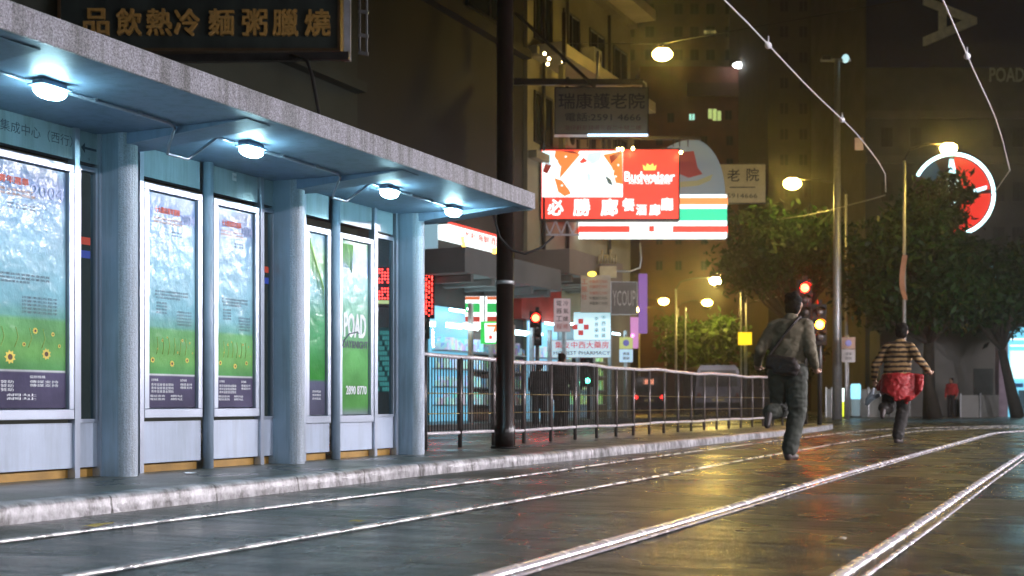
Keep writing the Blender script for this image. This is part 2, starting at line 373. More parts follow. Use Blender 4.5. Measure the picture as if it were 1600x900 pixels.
# ------------------------------------------------------------ tram shelter
XP = -6.18
sh = thing('tram_shelter', 'long concrete tram shelter with blue pillars, poster panels and lit flat roof', 'tram shelter', (-6.1, 7.5, .1))
ROOFZ = 2.42; YE = 10.68; Y0 = -1.4
m = MB()
m.prism([(0, 0), (0, .15), (-.4, .2), (-2.2, .2), (-2.2, 0)], Vector((-4.86, Y0, ROOFZ)), Vector((1, 0, 0)), UZ, Vector((0, -1, 0)), YE - Y0, SOFF)
m.build('roof_slab', sh, bevel=.008)
m = MB(); m.obox((-4.845, (Y0 + YE) / 2, ROOFZ + .072), (.012, 0, 0), (0, (YE - Y0) / 2 + .02, 0), (0, 0, .076), PEBB)
m.obox((-5.4, YE + .012, ROOFZ + .072), (.54, 0, 0), (0, .01, 0), (0, 0, .082), PEBB); m.build('roof_fascia', sh, bevel=.006)
def pillar(y, x1=-5.92, t=.15):
    m = MB(); pts = [(-6.22, y), (x1 - .08, y)]
    for i in range(1, 12):
        a_ = -math.pi / 2 + math.pi * i / 12; pts.append((x1 - .08 + .08 * math.cos(a_), y + t / 2 + t / 2 * math.sin(a_)))
    pts += [(x1 - .08, y + t), (-6.22, y + t)]
    k_ = len(pts); lo = [(x, yy, .09) for x, yy in pts]; hi = [(x, yy, ROOFZ + .01) for x, yy in pts]
    for i in range(k_):
        j = (i + 1) % k_; nose = 1 <= i <= k_ - 4
        m.add([lo[i], lo[j], hi[j], hi[i]], [(0, 1, 2, 3)], NOSE if nose else PAINT, nose)
    ob = m.build('pillar', sh)
    b2 = MB(); b2.prism([(0, 0), (-1.3, 0), (-1.3, -.075), (-.95, -.075), (0, -.003)], Vector((-4.95, y + .02, ROOFZ - .002)), Vector((1, 0, 0)), UZ, Vector((0, -1, 0)), t + .1, SOFF)
    b2.build('roof_bracket', sh)
PY = [6.46, 8.42, 10.42]
for y in [.6, 2.55, 4.5] + PY: pillar(y)
GL = glass('pane_glass')
def ypx(px): return onX(px, XP)
def upright(y, r, kind):
    m = MB()
    if kind == 'round': m.tube([(XP + .03, y, .09), (XP + .03, y, ROOFZ)], r, PAINT, 14)
    else: m.box(XP - .03, XP + .035, y - r, y + r, .1, ROOFZ, ALU)
    m.build('upright', sh)
def P2(u, v): return u, v
XA = Vector((0, 1, 0)); XN = Vector((1, 0, 0))
def poster_base(kind):
    if kind == 'field':
        return [(0, (.10, .09, .15)), (.148, (.11, .10, .17)), (.150, (.6, .62, .65)), (.156, (.6, .62, .65)), (.158, (.12, .34, .12)), (.24, (.20, .46, .14)), (.36, (.18, .44, .18)), (.385, (.18, .42, .38)), (.45, (.24, .50, .58)), (.62, (.34, .60, .72)), (.80, (.28, .50, .68)), (.92, (.15, .26, .48)), (1, (.20, .32, .46))]
    if kind == 'green':
        return [(0, (.20, .26, .26)), (.05, (.10, .30, .08)), (.35, (.14, .40, .13)), (.55, (.24, .48, .33)), (.78, (.34, .58, .56)), (.84, (.24, .36, .55)), (1, (.14, .30, .18))]
    return [(0, (.10, .10, .15)), (.18, (.12, .13, .2)), (.2, (.05, .26, .05)), (.5, (.10, .34, .16)), (.7, (.2, .40, .42)), (.85, (.15, .36, .16)), (1, (.12, .28, .36))]
def advert(px0, px1, kind, z0=.49, z1=2.17):
    y0, y1 = ypx(px0), ypx(px1); fw = .05
    fr = MB()
    for (a_, b2, c_, d_) in ((y0, y1, z1 - fw, z1), (y0, y1, z0, z0 + fw * 1.3), (y0, y0 + fw, z0 + fw * 1.3, z1 - fw), (y1 - fw, y1, z0 + fw * 1.3, z1 - fw)):
        fr.box(XP - .04, XP + .03, a_, b2, c_, d_, ALU)
    fr.box(XP - .045, XP - .035, y0, y1, z0, z1, PANEL)
    f = fr.build('advert_frame', sh, bevel=.004)
    ya, yb, za, zb = y0 + fw + .008, y1 - fw - .008, z0 + fw * 1.3 + .008, z1 - fw - .008
    w, h = yb - ya, zb - za; ps = MB(); X = XP + .004
    mt = ramp_mat('poster_print', poster_base(kind), 2, noise=.24)
    ps.add([(X, ya, za), (X, yb, za), (X, yb, zb), (X, ya, zb)], [(0, 1, 2, 3)], mt)
    def at(u, v): return Vector((X, ya + w * u, za + h * v))
    T = lambda s_, u, v, hh, mat, ww=None, bold=0, al='C': ps.text(s_, at(u, v), XA, UZ, XN, hh * h, mat, ww * w if ww else None, bold, al, lift=.002)
    if kind == 'field':
        T('十大傑出青年選舉', .40, .925, .030, REDINK, .52, .02); T('2004', .83, .90, .05, pm('blue_print', (.22, .3, .55), .4), .3, .01)
        for i, v in enumerate((.885, .868)): T('香港青年協會主辦 全港市民投票', .42, v, .012, pm('orange_print', (.6, .3, .1), .5), .6)
        for i, v in enumerate((.83, .815)): T('· · · · · · 提名表格 · · · · · ·', .6, v, .009, INK, .66)
        T('青年領袖', .62, .655, .035, pm('pale_blue_print', (.3, .55, .7), .5), .6)
        for v in (.545, .53, .515): T('截止日期及查詢電話請瀏覽本會網頁', .5 if v > .52 else .42, v, .010, INK, .7 if v > .52 else .5)
        for v in (.49, .475, .46, .445): T('提名資格', .28, v, .010, INK, .22); 
        for v in (.47, .455, .44, .425, .41): T('評審準則及程序', .76, v - .015, .010, INK, .32)
        YEL, BRN = pm('sunflower_yellow', (.65, .50, .05), .5), pm('sunflower_brown', (.08, .04, .01), .6)
        for (u, v, r_) in ((.1, .222, .036), (.5, .208, .04), (.82, .226, .034), (.3, .315, .018), (.72, .32, .02), (.88, .31, .014), (.62, .262, .014), (.2, .275, .012), (.4, .33, .012), (.94, .262, .012)):
            c = at(u, v); pts = []
            for i in range(18):
                q = r_ * w * (1.25 if i % 2 else .85); pts.append((q * math.cos(i * math.pi / 9), q * math.sin(i * math.pi / 9)))
            ps.add([c + XA * a_ + UZ * b2 + XN * .002 for a_, b2 in pts], [tuple(range(18))], YEL)
            ps.add([c + XA * a_ * .42 + UZ * b2 * .42 + XN * .003 for a_, b2 in pts[1::2]], [tuple(range(9))], BRN)
        for u in (.18, .3, .42, .54, .66, .78):
            ps.tube([at(u, .25) + XN * .001, at(u + .03, .29) + XN * .001, at(u + .01, .33) + XN * .001], .0025, pm('pale_yellow_print', (.4, .5, .12), .5), 4)
        T('主辦機構', .14, .13, .012, WHITEP, .14); T('協辦機構', .74, .13, .012, WHITEP, .14)
        for v in (.108, .092, .076): T('青年協會基金贊助', .3, v, .013, WHITEP, .46)
        for v in (.11, .095): T('傳媒支持', .8, v, .012, WHITEP, .26)
        for v in (.055, .04): T('電話查詢', .2, v, .011, WHITEP, .3); T('網址', .6, v, .011, WHITEP, .26)
    if kind == 'green':
        T('POAD', .5, .515, .135, WHITEP, .78, .03)
        T('DAY&NIGHT', .52, .405, .045, INK, .9, .01)
        ps.tube([at(.02, .37) + XN * .001, at(.12, .425) + XN * .002, at(.3, .465) + XN * .002, at(.55, .478) + XN * .002, at(.78, .465) + XN * .001], [.004, .007, .008, .007, .002], INK, 5)
        T('2890 8770', .55, .14, .05, WHITEP, .74, .02)
        pale = pm('palm_print', (.24, .46, .10), .5)
        for i in range(9): ps.tube([at(.02 + .05 * i, .98) + XN * .001, at(.06 + .04 * i, .9 - .01 * i) + XN * .001, at(.02 + .045 * i, .84) + XN * .001], [.006, .004, .001], pale, 4)
    if kind == 'palm':
        pale = pm('palm_print', (.24, .46, .10), .5)
        for i in range(12): ps.tube([at(.1, .97) + XN * .001, at(.15 + .07 * i, .93 - .02 * i) + XN * .001, at(.1 + .075 * i, .82 - .02 * i) + XN * .001], [.007, .005, .001], pale, 4)
        for v in (.13, .11, .09): T('查詢電話', .5, v, .012, WHITEP, .5)
    ps.build('poster', f)
def bay_sheet(px0, px1, kind='base'):
    y0, y1 = ypx(px0), ypx(px1); m = MB()
    m.box(XP - .02, XP + .012, y0, y1, .165, .465, PANEL); m.build('base_panel', sh, bevel=.004)
    m = MB(); m.box(XP - .06, XP - .03, y0, y1, .10, .16, OCHRE); m.build('gap_glow_strip', sh)  # strip coloured ochre to stand for yellow light in the gap below the panel
def header(px0, px1, words=None, arrow=False, sticker=False):
    y0, y1 = ypx(px0), ypx(px1); m = MB(); m.box(XP - .02, XP + .012, y0 + .012, y1 - .012, 2.21, ROOFZ - .004, HEAD)
    c = Vector((XP + .012, (y0 + y1) / 2 if not words else ypx(56), 2.325))
    if words: m.text(words[0], c, XA, UZ, XN, .075, INK, words[1], 0, lift=.002)
    if arrow:
        m.add([c + XA * a_ + UZ * b2 + XN * .003 for a_, b2 in ((-.07, -.02), (-.035, .015), (-.035, -.012), (.07, -.012), (.07, -.028), (-.035, -.028), (-.035, -.055))], [tuple(range(7))], INK)
        m.text('往', c + UZ * -.09, XA, UZ, XN, .02, INK)
    if sticker: m.box(XP + .013, XP + .016, c.y - .05, c.y + .0, 2.34, 2.40, WHITEP); m.text('333', c + UZ * .045 - XA * .025 + XN * .004, XA, UZ, XN, .018, INK)
    m.build('header_panel', sh)
def narrow(px0, px1, tape=True):
    y0, y1 = ypx(px0), ypx(px1); m = MB()
    for (a_, b2, c_, d_) in ((y0, y1, 2.15, 2.185), (y0, y1, .465, .49), (y0, y0 + .018, .49, 2.15), (y1 - .018, y1, .49, 2.15)): m.box(XP - .025, XP + .02, a_, b2, c_, d_, ALU)
    f = m.build('side_window', sh); m = MB(); m.box(XP - .006, XP, y0 + .018, y1 - .018, .49, 2.15, GL); m.build('pane', f)
    if not tape: return
    m = MB()
    m.box(XP + .001, XP + .003, y0 + .02, y1 - .05, 1.66, 1.71, pm('red_tape', (.6, .07, .03), .4)); m.box(XP + .001, XP + .003, y0 + .02, y1 - .05, 1.57, 1.62, pm('blue_tape', (.03, .07, .4), .4)); m.build('sticker', f)
advert(-95, 112, 'field'); header(-95, 115, ('集成中心（西行）', .60)); bay_sheet(-95, 112)
upright(ypx(115), .022, 'sq'); narrow(120, 149); header(120, 152, arrow=True); bay_sheet(120, 150); upright(ypx(153), .018, 'sq')
upright(ypx(216), .02, 'sq'); advert(221, 312, 'field'); header(219, 312); bay_sheet(220, 312); upright(ypx(320), .042, 'round')
advert(330, 401, 'field'); header(330, 402, sticker=True); bay_sheet(328, 402); upright(ypx(404.5), .022, 'sq'); narrow(408, 425); header(408, 426); bay_sheet(408, 426); upright(ypx(429), .018, 'sq')
upright(ypx(471), .02, 'sq'); advert(474, 513, 'palm', .42, 2.12); header(474, 513); bay_sheet(474, 513); upright(ypx(520), .042, 'round')
advert(526, 580, 'green', .42, 2.12); header(526, 580); bay_sheet(526, 580); upright(ypx(582.5), .022, 'sq'); narrow(586, 613, False); header(586, 613); bay_sheet(586, 613); upright(ypx(616), .018, 'sq')
# lamps under the roof
LENS = em('shelter_lamp_lens', (.50, .88, 1.0), 74)
def lamp(c, first=None):
    m = MB(); m.obox(c + UZ * .047, (.045, 0, 0), (0, .09, 0), (0, 0, .015), SOFF); m.obox(c + UZ * .03, (.062, 0, 0), (0, .112, 0), (0, 0, .006), SOFF)
    h = m.build('lamp_housing', sh, bevel=.008); l = MB()
    l.ball(c + UZ * .004, (.064, .112, .043), LENS, 18, 10); ob = l.build('lamp_lens', h)
LC = [Vector((-5.40, 5.27, 2.357)), Vector((-5.40, 7.12, 2.357)), Vector((-5.43, 9.04, 2.357)), Vector((-5.44, 10.2, 2.357)), Vector((-5.4, 3.4, 2.357)), Vector((-5.4, 1.5, 2.357))]
for c in LC: lamp(c)
def conduit(pts):
    m = MB(); m.tube(pts, .0105, ALU, 7)
    for i in range(len(pts) - 1):
        a_, b2 = Vector(pts[i]), Vector(pts[i + 1])
        if (b2 - a_).length > .4:
            for f_ in (.3, .7): q = a_.lerp(b2, f_); m.obox(q + UZ * .004, (.02, 0, 0), (0, .012, 0), (0, 0, .012), ALU)
    m.build('conduit', sh)
zc = ROOFZ - .014
for y, ya, yb in ((4.5, 3.5, 5.15), (6.46, 5.39, 7.0), (8.42, 7.24, 8.93)):
    conduit([(-5.46, ya, zc), (-5.46, y - .12, zc), (-5.50, y - .02, zc - .01), (-5.56, y - .005, zc - .10), (-5.62, y + .05, zc - .155), (-5.62, y + .25, zc - .155), (-5.56, y + .32, zc - .08), (-5.46, y + .36, zc), (-5.46, yb, zc)])
conduit([(-5.46, 9.16, zc), (-5.46, 10.1, zc)])
m = MB(); m.tube([(-5.3, 10.75, 2.41), (-5.28, 10.85, 2.2), (-5.2, 10.95, 2.08), (-5.1, 11.05, 2.05), (-5.0, 11.2, 2.12), (-4.95, 11.4, 2.25)], .012, BLACK, 6); m.build('loose_cable', sh)

# ------------------------------------------------------------ island railing, pole and signals
FX = -6.5
FY = [11.56 + .8 * i for i in range(0, 21)]
fe = thing('pedestrian_railing', 'long dark steel railing of thin bars along the wet tram island', 'railing', (FX, 18, .1))
RAILW = pm('railing_top', (.72, .68, .70), .3, .25, var=.2, scale=20, bump=.1)
def fxz(y): return FX + .06 * math.sin(y * .5), .012 * math.sin(y * 1.7) + .006 * math.sin(y * 4)
POSTM = pm('railing_post', (.11, .095, .09), .35, .3, var=.3, scale=12)
pts = [(fxz(y)[0], y, 1.10 + fxz(y)[1] + .004 * (y - 11.5) * .6) for y in np.arange(11.56, 28, .4)]
m = MB(); m.tube(pts, .024, RAILW, 8); m.build('top_rail', fe)
m = MB(); m.tube([(x, y, .26 + .5 * (z - 1.1)) for x, y, z in pts], .02, RAILW, 8); m.build('bottom_rail', fe)
for j, zz in enumerate((.48, .70)):
    m = MB(); m.tube([(x, y, zz) for x, y, z in pts], .006, pm('brass_wire', (.35, .25, .08), .35, .7), 5); m.build('mid_wire', fe)
for i, y in enumerate(FY):
    m = MB(); x = fxz(y)[0]; m.tube([(x, y, .09), (x, y, 1.1)], .025 if i else .05, POSTM if i else DARK, 8); m.build('post', fe)
    if i < len(FY) - 1:
        m = MB()
        for k_ in range(1, 13):
            yy = y + .8 * k_ / 13; m.box(fxz(yy)[0] - .005, fxz(yy)[0] + .005, yy - .005, yy + .005, .27, 1.09, DARK)
        m.build('bar_panel', fe)
q = G(789, 700, .1)
m = MB(); m.tube([(q.x, q.y, .09), (q.x, q.y, .34), (q.x, q.y, .36), (q.x, q.y, 8.6)], [.115, .115, .098, .085], BROWNP, 20)
m.tube([(q.x, q.y, .1), (q.x, q.y, .12)], .16, BROWNP, 20); m.tube([(q.x, q.y, 1.9), (q.x, q.y, 1.94)], .103, STEEL, 20)
m.tube([(q.x, q.y, 8.2), (q.x + 1.5, q.y, 8.45), (q.x + 3.2, q.y, 8.4)], .04, BROWNP, 8)
m.build('span_wire_pole', tagd=('thick dark brown steel pole rising past the end of the shelter roof', 'pole'))
AMB = em('amber_signal', (1, .28, .012), 60); REDL = em('red_signal', (1, .010, .004), 120); GRN = em('green_signal', (.1, 1, .55), 14); LOFF = pm('dark_lens', (.02, .02, .02), .15)
def signal(px, py, d, label, lit, base_z=.1, r=.1, group='traffic signals along the street'):
    c = V(px, py, d); root = thing('traffic_signal', label, 'traffic light', (c.x, c.y, base_z), group)
    top = c.z + .32 if lit != 'low' else c.z + .1
    m = MB(); m.tube([(c.x + .05 * SN * -1, c.y + .16, base_z), (c.x + .05 * -SN, c.y + .16, c.z + .3)], .055, DARK, 10); m.build('post', root)
    zc_ = c.z - .28
    m = MB(); m.obox(Vector((c.x, c.y, zc_)) - UN * .05, UR * .16, UZ * .46, UN * .08, BLACK)
    for i in range(3):
        z = zc_ + .28 - .28 * i
        for k_ in range(7):
            a_ = R(20 + k_ * 140 / 6); a2 = R(20 + (k_ + 1) * 140 / 6)
            P_ = [Vector((c.x, c.y, z)) + UR * math.cos(t) * .125 + UZ * math.sin(t) * .125 + UN * o_ for t, o_ in ((a_, .03), (a2, .03), (a2, .17), (a_, .17))]
            m.add(P_ + [q_ * 1 + UZ * .004 for q_ in P_], [(0, 1, 2, 3), (7, 6, 5, 4), (3, 2, 6, 7)], BLACK)
    h = m.build('signal_head', root, bevel=.01)
    for i, mt in enumerate((REDL, AMB, GRN)):
        m = MB(); m.ball(Vector((c.x, c.y, zc_ + .28 - .28 * i)) + UN * .035, (r, .035, r), mt if i == lit else LOFF, 16, 8, (UR, UN, UZ)); m.build('signal_lens', h)
    return root
signal(1257, 450, 29, 'tall traffic signal showing red beside the nearer runner, by the grey mast', 0)
a_ = signal(1280, 488, 28.2, 'lower traffic signal showing amber just left of the grey mast', 1)
signal(837, 497, 33.5, 'red traffic signal on the shop pavement, right of the brown pole', 0, .12)
signal(661, 482, 30.5, 'red traffic signal half hidden by the last shelter pillar', 0, .12)

# ------------------------------------------------------------ street lamps
SOD = em('sodium_lens', (1, .68, .13), 160); SODN = em('sodium_lens_shaded', (1, .68, .13), 150); SODF = em('far_sodium_lens', (1, .60, .09), 130); SODB = em('bush_sodium_lens', (1, .72, .18), 460); WHL = em('white_lens', (1, .93, 1), 3800)
def street_lamp(px, py, d, label, arm=(-2.2, 0), lens=SOD, size=.26, hang=False, group='lit orange street lamps'):
    c = V(px, py, d); base = c + UR * arm[0] + Vector((0, 0, 0)); root = thing('street_lamp', label, 'street lamp', (base.x, base.y, 0), group)
    m = MB()
    if hang:
        e0 = Vector((-15, c.y + 1.2, c.z + 1.1)); m.tube([e0, c + UZ * .3, c + Vector((9, 1.5, 1.2)), c + Vector((17, 2.5, 2.2))], .012, DARK, 5); m.tube([c + UZ * .3, c + UZ * .12], .03, DARK, 6); m.build('span_wire', root)
    else:
        m.tube([(base.x, base.y, 0), (base.x, base.y, 1.2), (base.x, base.y, c.z - .4)], [.09, .07, .045], STEEL, 10)
        base = Vector((base.x, base.y, c.z - .1)); m.tube([(base.x, base.y, c.z - .4), base.lerp(c, .12) + UZ * .05, base.lerp(c, .5) + UZ * .2, c + UZ * .16 - UR * math.copysign(.2, -arm[0]) * .2], .028, DARK, 8); m.build('post', root)
    m = MB(); m.ball(c + UZ * size * .72, (size * .7, size * .5, .07), DARK, 14, 8, (UR, UN, UZ)); h = m.build('lamp_head', root)
    m = MB(); m.ball(c, (size * 1.05, size * .65, size * .68), lens, 16, 10, (UR, UN, UZ)); m.build('lamp_lens', h)
street_lamp(1035, 85, 34.5, 'brightest orange street lamp, high above the red lit signboard', lens=SODN, hang=True)
street_lamp(1238, 287, 47.5, 'orange street lamp beside the small cream signboard', (2.05, 0), size=.32)
street_lamp(1482, 232, 41.2, 'orange street lamp just above the round red neon sign', (-1.46, 0), size=.27)
street_lamp(1118, 439, 63, 'distant orange street lamp highest over the leafy bush', (-2, 0), SODB, .28)
street_lamp(1037, 471, 82, 'distant orange street lamp right of the purple neon', (-1.6, 0), SODF, .31)
street_lamp(1105, 473, 86, 'distant orange street lamp directly above the bush top', (-2, 0), SODF, .33)
street_lamp(1003, 484, 78, 'distant orange street lamp touching the purple neon', (1.5, 0), SODF, .3)
def white_lamp(x, y, h, label, lens=WHL):
    root = thing('street_lamp', label, 'street lamp', (x + 2.4, y, 0), 'white street lamps on the near pavement')
    m = MB(); m.tube([(x + 2.4, y, 0), (x + 2.4, y, 1.2), (x + 2.4, y, h - .3), (x + 1.9, y, h + .05), (x + .3, y, h + .12)], [.1, .08, .05, .04, .035], STEEL, 10); m.build('post', root)
    m = MB(); m.obox((x, y, h + .0), (.75, 0, 0), (0, .7, 0), (0, 0, .03), DARK); m.obox((x, y, h + .09), (.4, 0, 0), (0, .2, 0), (0, 0, .06), DARK); hd = m.build('lamp_head', root, bevel=.03)  # wide plate added to block light going up onto the facades
    m = MB(); m.ball((x, y, h - .06), (.24, .22, .13), lens, 14, 8); m.build('lamp_lens', hd)
WHN = em('white_lens_near', (.93, .92, 1), 2300)
for y, lab in ((11.0, 'second white street lamp along the right pavement'), (18.5, 'third white street lamp along the right pavement'), (24.5, 'fourth white street lamp along the right pavement'), (31.0, 'farthest white street lamp along the right pavement')): white_lamp(8.0, y, 5.0, lab)
white_lamp(7.5, 0.0, 5.0, 'nearest white street lamp, beside the viewer', WHN)

# ------------------------------------------------------------ buildings on the left
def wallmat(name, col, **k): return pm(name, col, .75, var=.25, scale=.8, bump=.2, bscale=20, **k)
WIN = pm('dark_window', (.02, .025, .025), .12, var=.3, scale=.5)
def facade(name, label, y0, y1, h, mat, rows, cols, xf=-15., xb=-27., z0=5.0, fh=3.0, extras=None, lit=()):
    root = thing(name, label, 'building', ((xf + xb) / 2, (y0 + y1) / 2, 0))
    m = MB(); m.box(xb, xf, y0, y1, 0, h, mat)
    m.build('wall', root)
    for r_ in range(rows):
        m = MB(); z = z0 + fh * r_ - .55; m.box(xf + .004, xf + .28, y0 + .05, y1 - .05, z, z + .22, mat); m.build('ledge', root)
        for c_ in range(cols):
            yc = y0 + (y1 - y0) * (c_ + .5) / cols; w = (y1 - y0) / cols * .3; z1 = z0 + fh * r_
            f = MB()
            for (a_, b2, p_, q_) in ((yc - w, yc + w, z1, z1 + .07), (yc - w, yc + w, z1 + 1.43, z1 + 1.5), (yc - w, yc - w + .06, z1 + .07, z1 + 1.43), (yc + w - .06, yc + w, z1 + .07, z1 + 1.43), (yc - .03, yc + .03, z1 + .07, z1 + 1.43)):
                f.box(xf + .003, xf + .06, a_, b2, p_, q_, DARK)
            wo = f.build('window', root); g_ = MB()
            g_.box(xf + .003, xf + .02, yc - w + .06, yc - .03, z1 + .07, z1 + 1.43, WIN); g_.box(xf + .003, xf + .02, yc + .03, yc + w - .06, z1 + .07, z1 + 1.43, WIN); g_.build('pane', wo)
            if (r_ + c_) % 2 == 0:
                a = MB(); a.box(xf + .02, xf + .5, yc + w + .08, yc + w + .75, z1 + .1, z1 + .62, pm('air_conditioner_shell', (.35, .34, .31), .6)); a.tube([(xf + .505, yc + w + .42, z1 + .36), (xf + .52, yc + w + .42, z1 + .36)], .2, BLACK, 12); a.build('air_conditioner', root, bevel=.01)
    return root
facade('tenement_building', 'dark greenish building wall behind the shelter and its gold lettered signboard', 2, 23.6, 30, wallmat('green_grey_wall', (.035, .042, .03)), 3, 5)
facade('tenement_building', 'almost black building between the signboard and the brown pole', 23.65, 32.6, 34, wallmat('unlit_dark_wall', (.016, .015, .012)), 2, 2, xf=-15.1, z0=11)  # wall coloured near black to stand for lamp light not reaching it
b3 = facade('tenement_building', 'pale old building with lit ledges behind the stack of hanging signs', 32.65, 41.3, 36, wallmat('ochre_wall', (.24, .22, .14)), 7, 4, xf=-15.0, z0=8.2)
m = MB()
for z in (10.6, 13.8): m.box(-14.99, -14.0, 32.9, 41.1, z, z + .35, wallmat('balcony_wall', (.42, .38, .27)))
for y in (34, 37, 40): m.box(-14.6, -14.45, y, y + .15, 7.55, 10.6, wallmat('ochre_wall', (.24, .22, .14)))
m.build('balcony', b3)
m = MB()
for y in (33.6, 35.4, 39.0): m.tube([(-14.9, y, 4.5), (-14.9, y, 13.5)], .06, DARK, 6)
m.build('drainpipe', b3)
m = MB()
for px, py in ((851, 84), (858, 92), (856, 100), (880, 97)): m.ball(V(px, py, 34.5), .045, em('bulb_warm', (1, .75, .35), 22), 10, 6)
m.build('eave_bulb', b3)
# concrete canopy over the shops, shopfronts
def canopy(px0, px1, label, z0, z1, x1, mat):
    y0, y1 = onX(px0, -15), onX(px1, -15); m = MB(); m.box(-14.985, x1, y0, y1, z0, z1, mat)
    for i in range(5): yy = y0 + (y1 - y0) * (i + .5) / 5; m.box(-14.985, x1 - .1, yy - .08, yy + .08, z0 - .18, z0 - .002, mat)
    m.build('canopy', tagd=(label, 'canopy', 'concrete canopies over the shops'), bevel=.02)
canopy(640, 800, 'grey concrete canopy above the striped shop signs, left of the brown pole', 3.65, 4.25, -13.5, wallmat('canopy_concrete', (.11, .115, .11)))
canopy(803, 893, 'beige concrete canopy behind the red signal, right of the brown pole', 4.15, 4.85, -13.3, wallmat('canopy_beige', (.17, .14, .11)))
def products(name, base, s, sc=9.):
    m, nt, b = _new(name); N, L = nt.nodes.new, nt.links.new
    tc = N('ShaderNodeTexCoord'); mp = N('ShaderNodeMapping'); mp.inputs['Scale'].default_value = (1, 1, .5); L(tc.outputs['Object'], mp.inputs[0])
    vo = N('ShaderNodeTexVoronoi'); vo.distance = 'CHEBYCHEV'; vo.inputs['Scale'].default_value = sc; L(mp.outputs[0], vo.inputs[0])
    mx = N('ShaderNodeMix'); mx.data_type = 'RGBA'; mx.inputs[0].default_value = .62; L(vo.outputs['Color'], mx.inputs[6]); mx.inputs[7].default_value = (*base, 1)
    L(mx.outputs[2], b.inputs['Base Color']); L(mx.outputs[2], b.inputs['Emission Color']); b.inputs['Emission Strength'].default_value = s  # goods given a glow of their own, standing for the lit interior
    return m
def shopfront(name, label, px0, px1, ztop, wall, tube, prod, x=-14.98):
    y0, y1 = onX(px0, -15), onX(px1, -15); root = thing(name, label, 'shopfront', (x, (y0 + y1) / 2, .12))
    m = MB(); m.box(x, x + .04, y0, y1, .13, ztop, wall); m.build('back_wall', root)  # glowing wall materials passed in here stand for the lit shop interior
    for k_, z in enumerate((.55, 1.0, 1.45, 1.9)):
        m = MB(); m.box(x + .05, x + .5, y0 + .1, y1 - .1, z - .03, z, STEEL)
        yy = y0 + .15
        while yy < y1 - .2:
            w = random.uniform(.06, .16); hh = random.uniform(.15, .34); m.box(x + .08, x + .45, yy, yy + w, z + .002, z + hh, prod); yy += w + random.uniform(.01, .12)
        m.build('shelf', root)
    for k_ in range(2):
        m = MB(); xx = x + .5 + .5 * k_; m.tube([(xx, y0 + .2, ztop - .12), (xx, y1 - .2, ztop - .12)], .035, tube, 8); m.build('tube_light', root)
    for yy in (y0 + .04, (y0 + y1) / 2, y1 - .04):
        m = MB(); m.box(x + 1.1, x + 1.2, yy - .05, yy + .05, .13, ztop, STEEL); m.build('door_post', root)
TUBE = em('cool_tube', (.6, .92, 1), 12); TUBE2 = em('cool_tube_dim', (.6, .9, 1), 7)
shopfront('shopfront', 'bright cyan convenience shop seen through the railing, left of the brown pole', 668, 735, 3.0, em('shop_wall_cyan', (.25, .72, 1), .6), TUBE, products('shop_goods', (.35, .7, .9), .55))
shopfront('shopfront', 'dim shop unit with brown shutters just left of the brown pole', 737, 800, 2.6, pm('shutter_brown', (.12, .08, .06), .5, var=.3, scale=3), TUBE2, products('dim_goods', (.2, .25, .3), .10))
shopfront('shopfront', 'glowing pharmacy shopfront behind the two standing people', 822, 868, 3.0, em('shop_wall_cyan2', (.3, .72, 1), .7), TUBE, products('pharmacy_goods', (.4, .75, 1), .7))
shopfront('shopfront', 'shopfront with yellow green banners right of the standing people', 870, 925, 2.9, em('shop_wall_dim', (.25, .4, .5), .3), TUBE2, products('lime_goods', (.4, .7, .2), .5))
m = MB(); y0, y1 = onX(805, -14.9), onX(868, -14.9); m.box(-14.97, -14.7, y0, y1, 2.95, 4.1, pm('red_signal_glow', (.30, .03, .02), .5, var=.3, scale=2)); m.build('red_glow_board', tagd=('dark red board added behind the red signal, coloured as its glow on the wall', 'fascia'))  # added board, the red signal's light on the wall put into its colour
# ------------------------------------------------------------ signs
def board(name, label, cat, x0, y0, x1, y1, d, mat, depth=.25, frame=None, group=None, fw=3):
    """a box sign facing the oncoming street; returns (root, helper for px positions on its face)"""
    c = V((x0 + x1) / 2, (y0 + y1) / 2, d); s = d / FPX; w, h = (x1 - x0) * s / 2, (y1 - y0) * s / 2
    root = thing(name, label, cat, tuple(c - UZ * h), group)
    m = MB(); m.obox(c - UN * depth / 2, UR * w, UZ * h, UN * depth / 2, mat); m.build('sign_panel', root)
    if frame:
        m = MB(); f = fw * s
        for o_, u, v in ((UZ * (h + f / 2), UR * (w + f), UZ * f / 2), (-UZ * (h + f / 2), UR * (w + f), UZ * f / 2), (UR * (w + f / 2), UR * f / 2, UZ * h), (-UR * (w + f / 2), UR * f / 2, UZ * h)):
            m.obox(c + o_ - UN * depth * .45, u, v, UN * (depth * .55), frame)
        m.build('sign_frame', root)
    def at(px, py, lift=.0): return V(px, py, d) + UN * lift
    return root, at, s
def letters(root, at, s, t, px, py, hpx, mat, wpx=None, bold=0, name='lettering', lift=.02, align='C', extrude=0.):
    m = MB(); m.text(t, at(px, py), UR, UZ, UN, hpx * s, mat, wpx * s if wpx else None, bold, align, lift, extrude); return m.build(name, root)
def patch(root, at, pts, mat, name, lift=.012, depth=.01):
    m = MB(); P_ = [at(x, y, lift) for x, y in pts]; k_ = len(P_); B_ = [p_ - UN * depth for p_ in P_]
    m.add(P_ + B_, [tuple(range(k_))[::-1]] + [(i, (i + 1) % k_, (i + 1) % k_ + k_, i + k_) for i in range(k_)], mat); return m.build(name, root)
def rect(x0, y0, x1, y1): return [(x0, y0), (x1, y0), (x1, y1), (x0, y1)]
